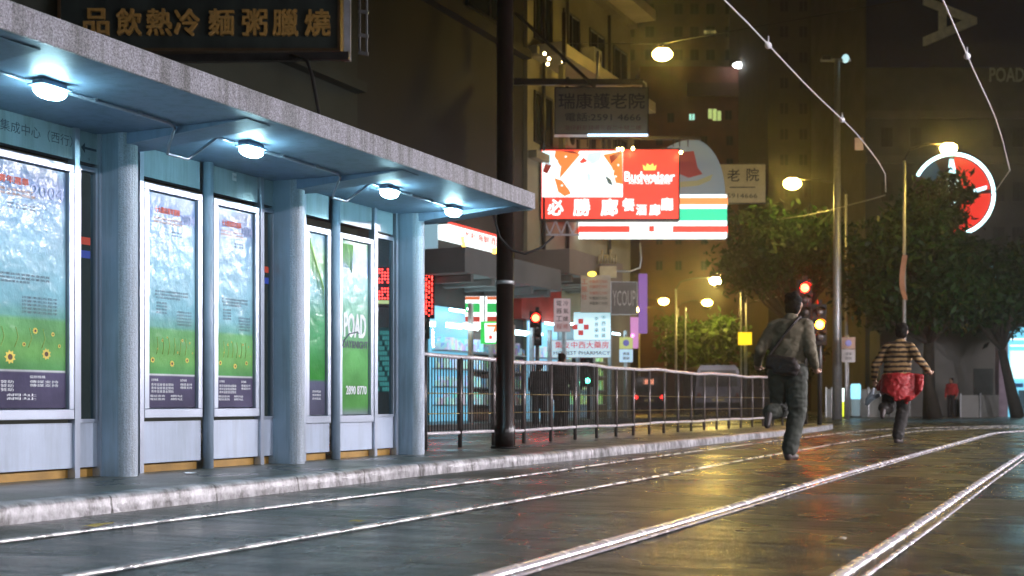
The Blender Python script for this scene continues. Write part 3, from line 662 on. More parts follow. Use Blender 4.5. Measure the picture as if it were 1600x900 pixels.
# gold lettered restaurant sign above the shelter
r1, at, s = board('restaurant_signboard', 'dark green signboard with raised gold characters above the shelter roof', 'signboard', 95, -70, 528, 76, 19.5, pm('sign_green', (.05, .062, .055), .3, var=.4, scale=1.2, stretch=(2, 2, .3)), .35, pm('sign_rim', (.16, .10, .05), .35, .5), fw=4)
for ch, px in zip('品飲熱冷麵粥臘燒', (152, 203, 250, 293, 347, 399, 447, 497)): letters(r1, at, s, ch, px, 37 + (499 - px) * -.004, 40, GOLD, 38, .025, lift=.01, extrude=.06)
m = MB(); m.obox(V(543, 0, 19.5), UR * .05, UZ * .95, UN * .06, pm('pale_end_plate', (.45, .46, .5), .5)); m.build('end_plate', r1)
m = MB(); 
for px in (562, 573): m.beam(V(px, -80, 19.4), V(px, 82, 19.4), .025, .025, STEEL)
for py in (-56, -19, 18, 55, 83): m.beam(V(560, py - 1, 19.4), V(576, py + 2, 19.4), .03, .05, STEEL)
m.build('ladder', r1)
m = MB(); m.beam(V(60, 95, 19.3), V(545, 88, 19.3), .1, .12, DARK); m.beam(V(60, 95, 19.9), V(545, 88, 19.9), .1, .12, DARK); m.build('support_beam', r1)
m = MB(); m.tube([V(455, 86, 19.2), V(480, 95, 19.0), V(488, 120, 18.9), V(498, 175, 18.8), V(502, 240, 18.8)], .03, DARK, 6); m.build('hanging_cable', r1)
# beer sign
EMR = em('sign_red_glow', (1, .055, .035), 1.25, (.5, .05, .04)); EMW = em('sign_white_glow', (.92, 1, 1), 1.5); EMC = em('sign_cyan_glow', (.45, .92, 1), 1.5); EMO = em('sign_orange_glow', (1, .25, .06), 1.0); EMG = em('sign_green_glow', (.03, .72, .38), 1.1); EMY = em('sign_yellow_glow', (1, .62, .12), 1.6); EMP = em('sign_pale_blue_glow', (.55, .82, .9), 1.6); EMDK = em('sign_dark_red_glow', (.35, .03, .02), .6)
r2, at, s = board('restaurant_signboard', 'brightest red lit signboard with white beer lettering, crown and big white characters', 'signboard', 846, 234, 1060, 342, 36.7, EMR, .4, DARK, fw=2)
patch(r2, at, rect(847, 236, 973, 308), EMW, 'artwork', .01, .008)
def art(pts, mat, lift=.02): patch(r2, at, pts, mat, 'artwork_shape', lift, .006)
art([(868, 236), (906, 236), (899, 246), (884, 268), (874, 258), (866, 244)], EMO); art([(876, 262), (900, 240), (907, 241), (874, 280)], EMO, .024)
art([(866, 278), (878, 282), (890, 298), (892, 303), (882, 307), (872, 300)], EMO); art([(853, 252), (862, 258), (855, 272), (848, 268)], EMDK)
art([(942, 242), (972, 236), (973, 288), (962, 286), (956, 262)], EMO); art([(952, 245), (966, 237), (971, 240), (955, 256)], EMDK, .026)
art([(918, 240), (941, 236), (938, 250), (926, 258), (916, 250)], EMC); art([(916, 272), (922, 270), (924, 282), (918, 284)], EMC); art([(847, 237), (858, 238), (866, 250), (860, 258), (847, 256)], EMP); art([(847, 284), (864, 296), (872, 307), (847, 307)], EMP)
art([(905, 253), (912, 246), (918, 252), (909, 256)], EMR); art([(876, 236), (895, 236), (905, 241), (890, 239)], EMDK, .028); art([(945, 274), (954, 280), (958, 290), (950, 287)], pm('ice_blue_print', (.2, .35, .5), .4))
for px, py in ((870, 252), (884, 245), (958, 268), (962, 276), (878, 290), (966, 258)): 
    art([(px - 1.3, py - 1.3), (px + 1.3, py - 1.3), (px + 1.3, py + 1.3), (px - 1.3, py + 1.3)], EMW, .03)
letters(r2, at, s, 'Budweiser', 1015, 276, 15, EMW, 78, .035); letters(r2, at, s, 'KING OF BEERS', 1015, 285.5, 4.5, EMW, 64, .015)
patch(r2, at, [(1006, 266), (1004, 257), (1009, 261), (1011, 255), (1015.5, 259), (1020, 255), (1022, 261), (1026, 257), (1024, 266)], EMY, 'crown_emblem')
for ch, px, py, h_ in (('必', 868, 324, 24), ('勝', 909, 324, 26), ('廊', 952, 324, 26), ('餐', 982, 320, 19), ('酒', 1002, 328, 16), ('廊', 1023, 328, 17), ('廳', 1042, 319, 19)): letters(r2, at, s, ch, px, py, h_, EMW, h_ * .98, .03)
m = MB()
for px, py in ((966, 233), (972, 233), (989, 232), (1064, 238)): m.ball(V(px, py, 36.3), .05, em('bulb_yellow', (1, .75, .25), 30), 8, 6)
m.build('bulb', r2)
m = MB()
for a0, a1 in ((850, 868), (868, 886), (886, 904)): m.beam(V(a0, 345, 36.9), V((a0 + a1) / 2, 366, 36.9), .04, .04, STEEL); m.beam(V((a0 + a1) / 2, 366, 36.9), V(a1, 345, 36.9), .04, .04, STEEL)
m.beam(V(848, 367, 36.9), V(905, 367, 36.9), .05, .05, STEEL); m.beam(V(838, 345, 37.1), V(906, 345, 37.1), .05, .05, STEEL); m.build('support_truss', r2)
# stripe sign behind
c = V(1080, 345, 39)
r3 = thing('shop_signboard', 'lit orange, green and red striped sign with arched top, behind the red signboard', 'signboard', tuple(V(1020, 372, 39)))
s3 = 39 / FPX; at3 = lambda x, y, l=0: V(x, y, 39) + UN * l
arch = [(1000, 304)] + [(1076 - 76 * math.cos(t) * (.62 if math.cos(t) > 0 else .75), 304 - 88 * math.sin(t)) for t in np.linspace(0, math.pi, 24)]
arch = [(1036, 304)] + [(1083 + 50 * math.cos(t) if t < math.pi / 2 else 1083 + 78 * math.cos(t), 303 - 85 * math.sin(t)) for t in np.linspace(0, math.pi, 26)]
m = MB(); P_ = [at3(x, y) for x, y in arch]; k_ = len(P_); B_ = [p_ - UN * .4 for p_ in P_]
m.add(P_ + B_, [tuple(range(k_)), tuple(range(2 * k_ - 1, k_ - 1, -1))] + [(i, i + k_, (i + 1) % k_ + k_, (i + 1) % k_) for i in range(k_)], em('arch_panel', (.30, .42, .50), .22, (.16, .23, .27))); m.build('arched_panel', r3)
patch(r3, at3, [(1062, 238), (1084, 236), (1090, 262), (1098, 272), (1076, 278), (1062, 272)], em('arch_red', (.35, .06, .06), .25, (.2, .03, .03)), 'numeral_shape')
patch(r3, at3, [(1062, 284), (1090, 282), (1114, 272), (1110, 282), (1092, 290), (1062, 293)], em('arch_lime', (.40, .45, .25), .22, (.2, .22, .1)), 'numeral_shape')
for (x0, y0, x1, y1, mt) in ((1030, 304, 1136, 309, EMW), (1030, 309, 1137, 319.5, EMO if False else em('stripe_orange', (1, .28, .08), 1.2)), (1030, 319.5, 1136, 326, EMW), (1030, 326, 1136, 344.8, EMG), (905, 344.8, 1136, 353, EMW), (905, 353, 1137, 363, EMR), (905, 363, 1136, 371, EMW)):
    m = MB(); m.obox((at3(x0, y0) + at3(x1, y1)) / 2 - UN * .2, UR * (x1 - x0) * s3 / 2, UZ * (y1 - y0) * s3 / 2, UN * .2, mt); m.build('stripe', r3)
patch(r3, at3, rect(984, 351, 1051, 365), EMW, 'name_panel', .012); patch(r3, at3, rect(1014, 353, 1022, 362), EMR, 'emblem', .02)
# old people's home signs
r4, at, s = board('nursing_home_signboard', 'unlit grey beige signboard with black characters and phone number, above the red signboard', 'signboard', 868, 138, 1012, 209, 33.2, pm('old_sign_beige', (.22, .19, .12), .6, var=.2, scale=1), .3, DARK, fw=1.5)
DT = pm('sign_black', (.02, .018, .014), .5)
letters(r4, at, s, '瑞康護老院', 940, 158, 24, DT, 134, .015); letters(r4, at, s, '電話:2591 4666', 942, 183, 13, DT, 118, .01); letters(r4, at, s, '灣仔軒尼詩道三百二十號二樓', 942, 200, 8, pm('sign_dark_red', (.16, .04, .03), .5), 120)
m = MB(); m.beam(V(800, 128, 33.3), V(1004, 129, 33.3), .12, .16, DARK); m.beam(V(805, 20, 32.5), V(930, 136, 33), .07, .07, DARK); m.beam(V(882, 20, 33.6), V(882, 100, 33.6), .1, .1, DARK); m.beam(V(866, 128, 33.4), V(925, 138, 33.4), .05, .05, DARK); m.tube([V(935, 80, 33.4), V(932, 130, 33.4)], .04, STEEL, 6); m.build('support_beam', r4)
m = MB(); m.tube([V(918, 211, 33), V(1012, 211, 33)], .03, em('blue_tube', (.5, .75, 1), 3), 8); m.build('tube_light', r4)
m = MB(); m.beam(V(806, 214, 37.8), V(1095, 216, 37.8), .1, .1, DARK)
for px in (842, 857, 905, 918, 950, 965, 1052, 1062, 1075): m.tube([V(px, 215, 37.8), V(px, 229, 37.6)], .018, DARK, 5)
m.build('sign_gantry', tagd=('dark steel beam with short hangers just above the red signboard', 'beam'))
r5, at, s = board('nursing_home_signboard', 'small cream signboard ending in two black characters, right of the striped sign', 'signboard', 1095, 257, 1196, 317, 43, pm('cream_sign', (.50, .44, .26), .6, var=.1), .25, DARK, fw=1)
letters(r5, at, s, '老', 1146, 274, 19, DT, 19, .01); letters(r5, at, s, '院', 1176, 273, 20, DT, 19, .01); letters(r5, at, s, '25914666', 1156, 306, 7, DT, 54); patch(r5, at, rect(1140, 292, 1180, 293.5), DT, 'rule')
# shop strip light sign on the facade
r6 = thing('shop_signboard', 'white lit fascia sign with small red writing under the end of the shelter roof', 'signboard', (-14.9, 29.5, 4.6))
y0, y1 = onX(684, -14.9), onX(777, -14.9); m = MB(); m.box(-14.97, -14.6, y0, y1, 4.66, 5.0, EMW); m.build('sign_panel', r6)
m = MB(); m.text('大利海鮮酒家', Vector((-14.6, (y0 + y1) / 2 + .2, 4.86)), XA, UZ, XN, .2, EMR, 2.2, .02, lift=.02); m.box(-14.62, -14.58, y0, y1, 5.0, 5.06, EMR); m.build('lettering', r6)
r7 = thing('shop_signboard', 'grey blue projecting sheet sign beside the last shelter pillar', 'signboard', tuple(V(671, 410, 30)))
m = MB(); m.obox(V(671, 372, 30) - UN * .05, UR * .2, UZ * .46, UN * .04, em('grey_blue_glow', (.25, .5, .62), .5, (.3, .4, .45))); m.obox(V(671, 400, 30) - UN * .05, UR * .21, UZ * .16, UN * .05, pm('grey_sheet', (.2, .22, .24), .5)); m.build('sign_panel', r7)
neon_y = em('neon_yellow', (1, .62, .08), 5)
m = MB(); m.tube([V(722, 370, 31), V(725, 385, 31), V(726, 394, 31)], .05, neon_y, 6); m.tube([V(772, 388, 31), V(773, 396, 31)], .07, neon_y, 6); m.tube([V(773, 430, 31), V(774, 436, 31)], .05, em('neon_orange', (1, .3, .05), 4), 6)
m.build('neon_tube', tagd=('small yellow neon tubes on the wall under the white fascia sign', 'neon sign'))
m = MB(); m.ball(V(756, 402, 31), (.09, .03, .09), em('red_disc', (1, .1, .08), 1.6), 14, 8, (UR, UN, UZ)); m.build('neon_disc', tagd=('small round red light on the dark wall left of the brown pole', 'neon sign'))
# LED column
LED = em('red_led', (1, .04, .03), 9)
m = MB(); m.obox(V(671, 462, 30) - UN * .06, UR * .12, UZ * .55, UN * .04, BLACK)
for i in range(26):
    for j in range(3):
        if (i * 5 + j * 3) % 7 < 5 and not (j == 1 and i % 3 == 0): m.ball(V(666 + j * 4.5, 430 + i * 2.5, 29.95), .017, LED, 6, 4)
m.build('led_sign', tagd=('narrow vertical red dot sign beside the last shelter pillar', 'led sign'))
# red dotted sign and teal sign seen through the last pane
m = MB(); m.obox(V(597, 448, 26) - UN * .08, UR * .22, UZ * .42, UN * .05, BLACK)
for i in range(11):
    for j in range(7):
        if (i * 3 + j * 5 + i * j) % 4 != 0 and i != 5: m.ball(V(584 + j * 4.4, 421 + i * 5, 25.95), .022, LED, 6, 4)
m.obox(V(597, 472, 25.9), UR * .22, UZ * .035, UN * .02, em('pale_yellow_strip', (.8, .8, .35), 1)); m.build('led_sign', tagd=('wide red dot sign with a pale yellow strip, seen through the end shelter window', 'led sign'))
m = MB()
for i in range(8):
    for j in range(12):
        if (i * 7 + j * 3) % 5 < 4: m.obox(V(583 + i * 4, 520 + j * 8, 26.2), UR * .021, UZ * .04, UN * .01, em('teal_tile_glow', (.12, .5, .45), .5))
m.obox(V(597, 562, 26.3), UR * .24, UZ * .68, UN * .02, pm('teal_back', (.05, .12, .11), .4)); m.build('window_display', tagd=('teal glowing tiled shop window behind the end shelter pane', 'shop window'))
# convenience shop stripes
r8, at, s = board('shop_signboard', 'striped orange, green and red shop fascia sign under the grey canopy', 'signboard', 727, 463, 800, 514, 30.5, EMW, .15, None)
for y0, y1, mt in ((463.5, 468.5, em('stripe_orange_dim', (.9, .2, .06), .6)), (474, 488, em('stripe_green_dim', (.03, .55, .12), .7)), (494.5, 503, em('stripe_red_dim', (.6, .05, .03), .6))): patch(r8, at, rect(727, y0, 750, y1), mt, 'stripe'); patch(r8, at, rect(761, y0, 800, y1), mt, 'stripe')
patch(r8, at, rect(756.5, 460, 758.5, 514), DARK, 'mullion', .03)
r9, at, s = board('shop_signboard', 'small green box sign with a red numeral, left edge of the brown pole', 'signboard', 751, 502, 790, 537, 29.5, em('box_green', (.03, .65, .1), .9), .2, None)
patch(r9, at, [(757, 505), (785, 505), (780, 520), (774, 535), (758, 535)], EMW, 'badge'); patch(r9, at, [(761, 507), (779, 507), (779, 511), (774, 519), (770, 519), (773, 511), (761, 511)], EMO, 'numeral', .02); patch(r9, at, [(764, 524), (769, 524), (769, 530), (764, 530)], EMR, 'numeral', .02)
m = MB()
for a0, a1 in ((672, 680), (697, 722), (723, 748)): m.tube([V(a0, 506 + (a0 - 672) * .06, 30), V(a1, 506 + (a1 - 672) * .09, 30)], .06, em('shop_tube_bright', (.75, 1, 1), 7), 8)
m.build('tube_light', tagd=('row of cyan white tubes over the convenience shop window', 'tube lights'))
m = MB(); 
for i in range(8): m.ball(V(676 + (i % 2), 516 + i * 3.6, 29.6), .022, em('bulb_warm', (1, .75, .35), 60), 6, 4)
m.build('string_light', tagd=('short string of warm bulbs beside the convenience shop window', 'string lights'))
# pharmacy group
r10, at, s = board('pharmacy_signboard', 'cyan lit pharmacy sign with red checked cross and red characters', 'signboard', 860, 532, 954, 558, 35.5, em('pharm_panel', (.45, .75, .88), .55, (.6, .7, .75)), .2, STEEL, fw=1)
letters(r10, at, s, '集友中西大藥房', 909, 539, 11, em('red_paint_glow', (.45, .04, .05), .5, (.5, .05, .05)), 84, .01); letters(r10, at, s, 'HONEST PHARMACY', 909, 551.5, 6, DT, 88, .005)
r11, at, s = board('pharmacy_signboard', 'upper pharmacy panel with a red checked cross beside small characters', 'signboard', 897, 488, 954, 531, 35.6, em('pharm_panel2', (.5, .82, .92), .8, (.6, .7, .75)), .2, None)
EMD = em('cross_red', (.45, .03, .03), .5, (.5, .05, .05))
for px, py in ((907.5, 502), (898.5, 511), (916, 511), (907.5, 520)): patch(r11, at, rect(px - 4, py - 4, px + 4, py + 4), EMD, 'cross_block')
for i, ch in enumerate('參茸藥材'): letters(r11, at, s, ch, 932, 498 + i * 9, 6, DT); letters(r11, at, s, '中西成藥'[i], 943, 496 + i * 9.5, 6.5, DT)
r12, at, s = board('hanging_signboard', 'beige hanging board with small red writing over the pharmacy', 'signboard', 908, 430, 954, 488, 34.5, pm('board_beige', (.40, .35, .27), .6, var=.1), .2, None)
RD = pm('sign_red_paint', (.42, .08, .04), .5); letters(r12, at, s, '工', 913, 440, 8, RD); letters(r12, at, s, '服', 913, 452, 8, RD); letters(r12, at, s, '社', 913, 464, 8, RD)
for i, v in enumerate((440, 448, 458, 466, 474)): letters(r12, at, s, '中醫跌打內科', 935, v, 5, RD if i < 3 else DT, 28)
r13, at, s = board('hanging_signboard', 'dark grey board with pale narrow capitals, beside the purple neon', 'signboard', 955, 441, 995, 491, 35, pm('board_grey', (.13, .12, .10), .5), .2, STEEL, fw=.8)
letters(r13, at, s, 'YCOUP', 975, 466, 24, pm('sign_grey_letter', (.42, .40, .36), .5), 36)
r14, at, s = board('hanging_signboard', 'small pinkish board with two columns of dark characters, right of the red signal', 'signboard', 866, 467, 891, 518, 34.3, em('pink_board', (.5, .3, .3), .25, (.5, .42, .42)), .12, STEEL, fw=.6)
for i in range(4): letters(r14, at, s, '電器工程'[i], 873.5, 474 + i * 12, 8, DT if i < 3 else RD); letters(r14, at, s, '冷氣維修'[i], 884, 474 + i * 12, 8, DT if i < 3 else RD)
m = MB(); m.prism([(-.12, -1.2), (.2, -1.2), (.2, 1.0), (-.12, 1.0)], V(1003, 470, 46), UR, UZ, UN, .12, em('neon_purple', (.40, .14, .72), .3)); m.build('neon_sign', tagd=('purple glowing vertical neon panel beside the dark grey board', 'neon sign'))
m = MB(); m.obox(V(984, 520, 44), UR * .3, UZ * .55, UN * .05, em('magenta_glow', (.55, .2, .5), .6, (.4, .2, .4)))
for dx, dz in ((-.18, .3), (.1, -.1), (-.1, -.35)): m.ball(V(984, 520, 43.9) + UR * dx + UZ * dz, .06, em('pink_bulb', (1, .3, .8), 3), 8, 6)
m.build('neon_sign', tagd=('dim magenta lit panel below the dark grey board', 'neon sign'))
r15 = thing('scaffold_frame', 'brass coloured frame of pipes standing on top of the beige hanging board', 'frame', tuple(V(945, 430, 36)))
m = MB(); BR = pm('old_brass', (.4, .33, .18), .4, .5); m.obox(V(950, 425, 36), UR * .24, UZ * .16, UN * .1, BR); m.build('base_box', r15)
for i in range(7): m = MB(); m.tube([V(935 + i * 4.5, 412, 36), V(937 + i * 4.2, 398 - 8 * (i % 3 == 1), 36)], .03, BR, 6); m.build('pipe', r15)
m = MB(); m.ball(V(925, 428, 34.2), (.13, .1, .07), em('yellow_lamp', (1, .7, .08), 3), 10, 6); m.build('sign_light', tagd=('small yellow lamp at the top of the beige hanging board', 'lamp'))
for i, (px, py) in enumerate(((890, 416), (884, 421))):
    m = MB(); m.ball(V(px, py, 36), (.1, .08, .06), em('white_floodlight', (.95, 1, 1), 14), 10, 6, (UR, UN, UZ)); m.beam(V(px, py, 36.1), V(px + 4, py, 38), .03, .03, DARK)
    m.build('flood_lamp', tagd=(('upper' if i == 0 else 'lower') + ' of two small white flood lamps by the beige canopy', 'lamp', 'white flood lamps'))
m = MB(); m.tube([V(945, 423, 37), V(985, 424, 37), V(1000, 418, 37), V(1002, 405, 37), V(1000, 380, 37)], .03, STEEL, 6); m.build('bent_pipe', tagd=('bent grey pipe curving up beside the brass frame', 'pipe'))
# parking plates
def plate(px, py, d, label, top, low, base=.1, post=True):
    c = V(px, py, d); s = d / FPX; root = thing('road_sign', label, 'road sign', (c.x, c.y, base), 'road sign plates')
    m = MB(); m.tube([(c.x, c.y, base), (c.x, c.y, c.z + 22 * s)], .035, STEEL, 8); m.build('post', root)
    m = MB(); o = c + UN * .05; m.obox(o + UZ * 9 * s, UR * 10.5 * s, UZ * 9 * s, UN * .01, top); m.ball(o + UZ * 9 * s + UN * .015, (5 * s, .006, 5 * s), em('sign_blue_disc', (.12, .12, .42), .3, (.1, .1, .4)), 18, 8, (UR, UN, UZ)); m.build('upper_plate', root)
    m = MB(); m.obox(o - UZ * 11 * s, UR * 10.5 * s, UZ * 10 * s, UN * .01, low); m.text('停車', o - UZ * 8 * s + UN * .012, UR, UZ, UN, 5 * s, DT, bold=.01); m.text('限制', o - UZ * 15 * s + UN * .012, UR, UZ, UN, 5 * s, DT, bold=.01); m.build('lower_plate', root)
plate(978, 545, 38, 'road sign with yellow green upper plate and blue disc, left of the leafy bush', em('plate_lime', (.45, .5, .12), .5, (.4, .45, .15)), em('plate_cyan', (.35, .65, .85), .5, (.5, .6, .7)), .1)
plate(1325, 545, 44, 'road sign with orange upper plate beside the grey mast', pm('plate_orange', (.45, .24, .14), .4), pm('plate_white', (.5, .47, .48), .4), 0)

# ------------------------------------------------------------ far buildings
def block(name, label, x0, x1, ytop, d, depth, mat, ground=0):
    a, b2 = V(x0, 600, d), V(x1, 600, d); a.z = b2.z = 0; h = CAMZ + (HOR - ytop) / FPX * d
    root = thing(name, label, 'building', tuple((a + b2) / 2))
    m = MB(); m.obox((a + b2) / 2 - UN * depth / 2 + UZ * h / 2, (b2 - a) / 2, UZ * h / 2, UN * depth / 2, mat); m.build('wall', root); return root
def wins(root, d, pts, w, h, mat, name='window'):
    s = d / FPX
    for px, py in pts:
        m = MB(); c = V(px, py, d); m.obox(c + UN * .03, UR * w * s / 2, UZ * h * s / 2, UN * .03, mat); m.obox(c + UN * .05, UR * .03, UZ * h * s / 2, UN * .02, DARK); m.build(name, root)
DW = pm('far_dark_window', (.02, .02, .02), .2)
b = block('tower_block', 'brown tower block behind the brightest street lamp', 960, 1215, -160, 118, 18, wallmat('brown_far_wall', (.11, .08, .055)))
wins(b, 118, [(x, y) for x in (985, 1015, 1060, 1085, 1110, 1140, 1170) for y in (-20, 14, 50, 86)], 13, 16, DW); wins(b, 118, [(1109, 50)], 18, 4, em('dim_window', (.7, .6, .2), .5)); wins(b, 118, [(1153, 40)], 5, 6, em('dim_window2', (.3, .4, .4), .5))
b = block('tower_block', 'reddish block with a few lit windows between the tower and the striped sign', 1000, 1190, 104, 95, 12, wallmat('red_far_wall', (.13, .04, .028)))
m = MB(); m.obox(V(1135, 140, 94.9), UR * 3.0, UZ * .5, UN * .1, wallmat('red_ledge', (.08, .03, .02))); m.build('ledge', b)
wins(b, 95, [(1081, 183)], 8, 9, em('cyan_window', (.35, .75, .6), 1.2)); wins(b, 95, [(1113, 178), (1120, 181)], 13, 15, em('yellow_green_window', (.6, .75, .25), .7)); wins(b, 95, [(1160, 182)], 8, 9, em('dim_window', (.7, .6, .2), .5)); wins(b, 95, [(1048, 184), (1138, 180), (1180, 182)] + [(x, y) for x in (1030, 1060, 1100, 1140, 1170) for y in (220, 255, 295, 335, 375, 415)], 10, 14, DW)
m = MB(); m.ball(V(1154, 102, 94), (.45, .3, .22), em('white_floodlight', (.95, 1, 1), 14), 10, 6, (UR, UN, UZ)); m.build('flood_lamp', tagd=('single white flood lamp on the roof edge of the reddish block', 'lamp', 'white flood lamps'))
b = block('tower_block', 'very dark tall tower behind the grey mast', 1200, 1356, -200, 84, 15, wallmat('dark_far_wall', (.05, .034, .026)))
wins(b, 84, [(x, y) for x in (1225, 1255, 1285, 1330) for y in (10, 50, 90, 130, 170, 210, 250, 300, 350, 400)], 12, 16, DW); wins(b, 84, [(1341, 62)], 4, 4, em('cyan_window', (.35, .75, .6), 1.2))
m = MB(); m.box(0, .01, 0, .01, 0, .01, DW) if False else None
b = block('low_building', 'dim brownish low building behind the leafy bush', 880, 1230, 380, 132, 12, wallmat('pink_brown_wall', (.045, .024, .024)))
wins(b, 132, [(x, y) for x in (1000, 1045, 1080, 1140, 1190) for y in (400, 430, 470, 505)], 9, 14, DW)
b = block('billboard_building', 'grey building carrying a huge dark blue banner at top right', 1352, 1720, -210, 66, 12, wallmat('grey_banner_wall', (.10, .098, .09)))
m = MB(); NAVY = pm('navy_banner', (.018, .028, .10), .5, var=.12); s = 66 / FPX
m.obox((V(1353, -200, 66) + V(1720, 106, 66)) / 2 + UN * .06, UR * (367 * s / 2), UZ * (306 * s / 2), UN * .05, NAVY)
LG = pm('banner_letter', (.85, .87, .92), .5)
m.text('A', V(1483, 34, 66) + UN * .11, -UZ, UR, UN, 82 * s, LG, 76 * s, .02, lift=.02); m.text('F', V(1500, -80, 66) + UN * .11, -UZ, UR, UN, 82 * s, LG, 60 * s, .02, lift=.02)
m.build('banner', b)
m = MB(); m.text('POAD', V(1573, 117, 66) + UN * .01, UR, UZ, UN, 22 * s, pm('painted_grey_letter', (.5, .55, .5), .5), 54 * s, .03, lift=.02); m.build('lettering', b)
for yy in (180, 250): m = MB(); m.obox((V(1352, yy, 66) + V(1720, yy, 66)) / 2 + UN * .1, UR * 6.2, UZ * .2, UN * .1, wallmat('grey_band', (.13, .125, .11))); m.build('ledge', b)
wins(b, 66, [(x, y) for x in (1385, 1430, 1560, 1590) for y in (215, 300, 370, 430)], 18, 30, pm('grey_window', (.05, .05, .05), .3))
# street level wall at right
b = block('low_building', 'pale grey wall with a dark window and a bright cyan doorway at the right edge', 1375, 1760, 515, 52, 1.5, wallmat('pale_corner_wall', (.15, .145, .13)))
s = 52 / FPX; m = MB(); m.obox(V(1536, 598, 52) + UN * .02, UR * 15 * s, UZ * 22 * s, UN * .03, pm('window_grey', (.06, .07, .065), .25)); m.obox(V(1536, 621, 52) + UN * .06, UR * 17 * s, UZ * 1.5 * s, UN * .06, STEEL); m.build('window', b)
m = MB(); m.obox(V(1565, 583, 51.8), UR * 7 * s, UZ * 69 * s, UN * .2, pm('pink_pillar', (.34, .26, .32), .6)); m.build('pillar', b)
m = MB(); m.obox(V(1604, 582, 51.9), UR * 29 * s, UZ * 70 * s, UN * .1, em('doorway_cyan', (.22, .74, 1), .9)); m.obox(V(1604, 570, 51.7), UR * 25 * s, UZ * 22 * s, UN * .05, em('doorway_white', (.6, .98, 1), 1.5)); m.obox(V(1592, 602, 51.6), UR * 6 * s, UZ * 3 * s, UN * .05, pm('door_sign_blue', (.05, .15, .4), .4)); m.obox(V(1597, 630, 51.6), UR * 5 * s, UZ * 20 * s, UN * .05, pm('door_goods', (.1, .2, .25), .4))
for py in (530, 540): m.obox(V(1604, py, 51.75), UR * 25 * s, UZ * 1.2 * s, UN * .03, EMW)
m.build('doorway', b)
m = MB(); m.obox(V(1480, 425, 57), UR * 2.2, UZ * .5, UN * .1, em('shop_sign_cyan', (.3, .8, 1), 2.2)); m.obox(V(1480, 408, 57), UR * 2.0, UZ * .16, UN * .1, em('shop_sign_cyan', (.3, .8, 1), 2.2)); m.build('shop_signboard', tagd=('cyan lit shop sign glimpsed through the leaves below the round sign', 'signboard'))
# round neon sign
r = thing('round_neon_sign', 'round red neon sign with white rim half hidden by leaves', 'neon sign', tuple(V(1490, 368, 56)))
c = V(1489, 304, 56); s = 56 / FPX; RAD = 63 * s
def disc(rad, n=40, a0=0, a1=360): return [(rad * math.cos(R(a0 + (a1 - a0) * i / n)), rad * math.sin(R(a0 + (a1 - a0) * i / n))) for i in range(n + 1)]
m = MB(); m.prism(disc(RAD)[:-1], c, UR, UZ, UN, .25, pm('neon_back', (.05, .02, .02), .4)); m.build('back_plate', r)
NR = em('neon_red_face', (1, .035, .02), .75, (.3, .02, .02))
m = MB(); m.prism([(0, 0)] + disc(RAD * .93, 14, 8, 88), c + UN * .02, UR, UZ, UN, .015, NR); m.prism([(0, -.05)] + disc(RAD * .93, 22, -118, 2), c + UN * .02, UR, UZ, UN, .015, NR); m.build('red_sector', r)
m = MB(); m.prism([(-.1, .1)] + disc(RAD * .93, 8, 118, 150), c + UN * .02, UR, UZ, UN, .015, em('neon_blue_face', (.02, .12, .22), .25)); m.build('blue_sector', r)
NW = em('neon_white_rim', (.6, .95, 1), 4)
m = MB(); m.tube([c + UR * x + UZ * y + UN * .06 for x, y in disc(RAD, 40, -70, 152)], .075, NW, 8); m.build('rim_tube', r)
m = MB(); m.prism([(x * s, y * s) for x, y in ((-6, 55), (0, 55), (12, 2), (52, 14), (52, 8), (8, -6), (-2, -50), (-14, -48), (-22, -20), (-14, -8), (-10, 20))], c + UN * .05, UR, UZ, UN, .015, em('neon_pale_letter', (.55, .9, 1), 1.8)); m.build('letter_shape', r)
# ------------------------------------------------------------ masts, wires
def mast(px, pyb, pyt, d, r, label, extra=None, flag=False):
    b2 = V(px, pyb, d); t = V(px, pyt, d); b2.z = 0
    m = MB(); m.tube([b2, b2.lerp(t, .3), t], [r, r * .8, r * .55], STEEL, 12); return m, b2, t
m, bb, tt = mast(1308, 650, 95, 45, .19, '')
m.beam(tt - UR * .6 + UZ * .02, tt + UR * .5 + UZ * .02, .08, .1, STEEL); m.ball(tt + UR * .3 + UZ * .08, (.14, .12, .16), em('mast_light', (.5, .8, .85), 1.0), 10, 6); m.obox(tt - UR * .4 + UZ * .1, UR * .15, UZ * .07, UN * .1, DARK)
m.build('lamp_mast', tagd=('tall grey steel mast with a cross arm behind the amber signal', 'mast'))
m = MB(); pl = [(1413, 398), (1410, 415), (1408, 435), (1409, 452), (1414, 468)]; vv = []
for i, (x, y) in enumerate(pl): vv += [V(x - 3, y, 40.9), V(x + (5 if i < 4 else 4), y + 1, 40.95 + .05 * (i % 2))]
m.add(vv, [(2 * i, 2 * i + 1, 2 * i + 3, 2 * i + 2) for i in range(4)], pm('orange_cloth', (.42, .20, .10), .7)); ob = m.build('cloth_banner', tagd=('wrinkled narrow orange banner tied to the slim pole', 'banner')); so = ob.modifiers.new('s', 'SOLIDIFY'); so.thickness = .01
for px, pt, lab in ((1158, 440, 'left of two thin poles behind the nearer runner'), (1166, 452, 'right of two thin poles behind the nearer runner'), (1071, 480, 'thin pole standing left of the leafy bush')):
    m, bb, tt = mast(px, 650, pt, 62, .06, ''); m.build('thin_mast', tagd=(lab, 'mast'))
WIRE = pm('contact_wire', (.95, .93, .97), .35, .1, var=.02)
def zx(X, Y0_, Y1_, z, label, tail):
    pts = [(X + .05 * math.sin(y * .35), y, z + .03 * math.cos(y * .8)) for y in np.arange(Y0_, Y1_, 1.)] + tail
    root = thing('overhead_wire', label, 'overhead wire', (X, Y1_, z), 'tram overhead wires')
    m = MB(); m.tube(pts, .011, WIRE, 6); m.build('wire', root); return root
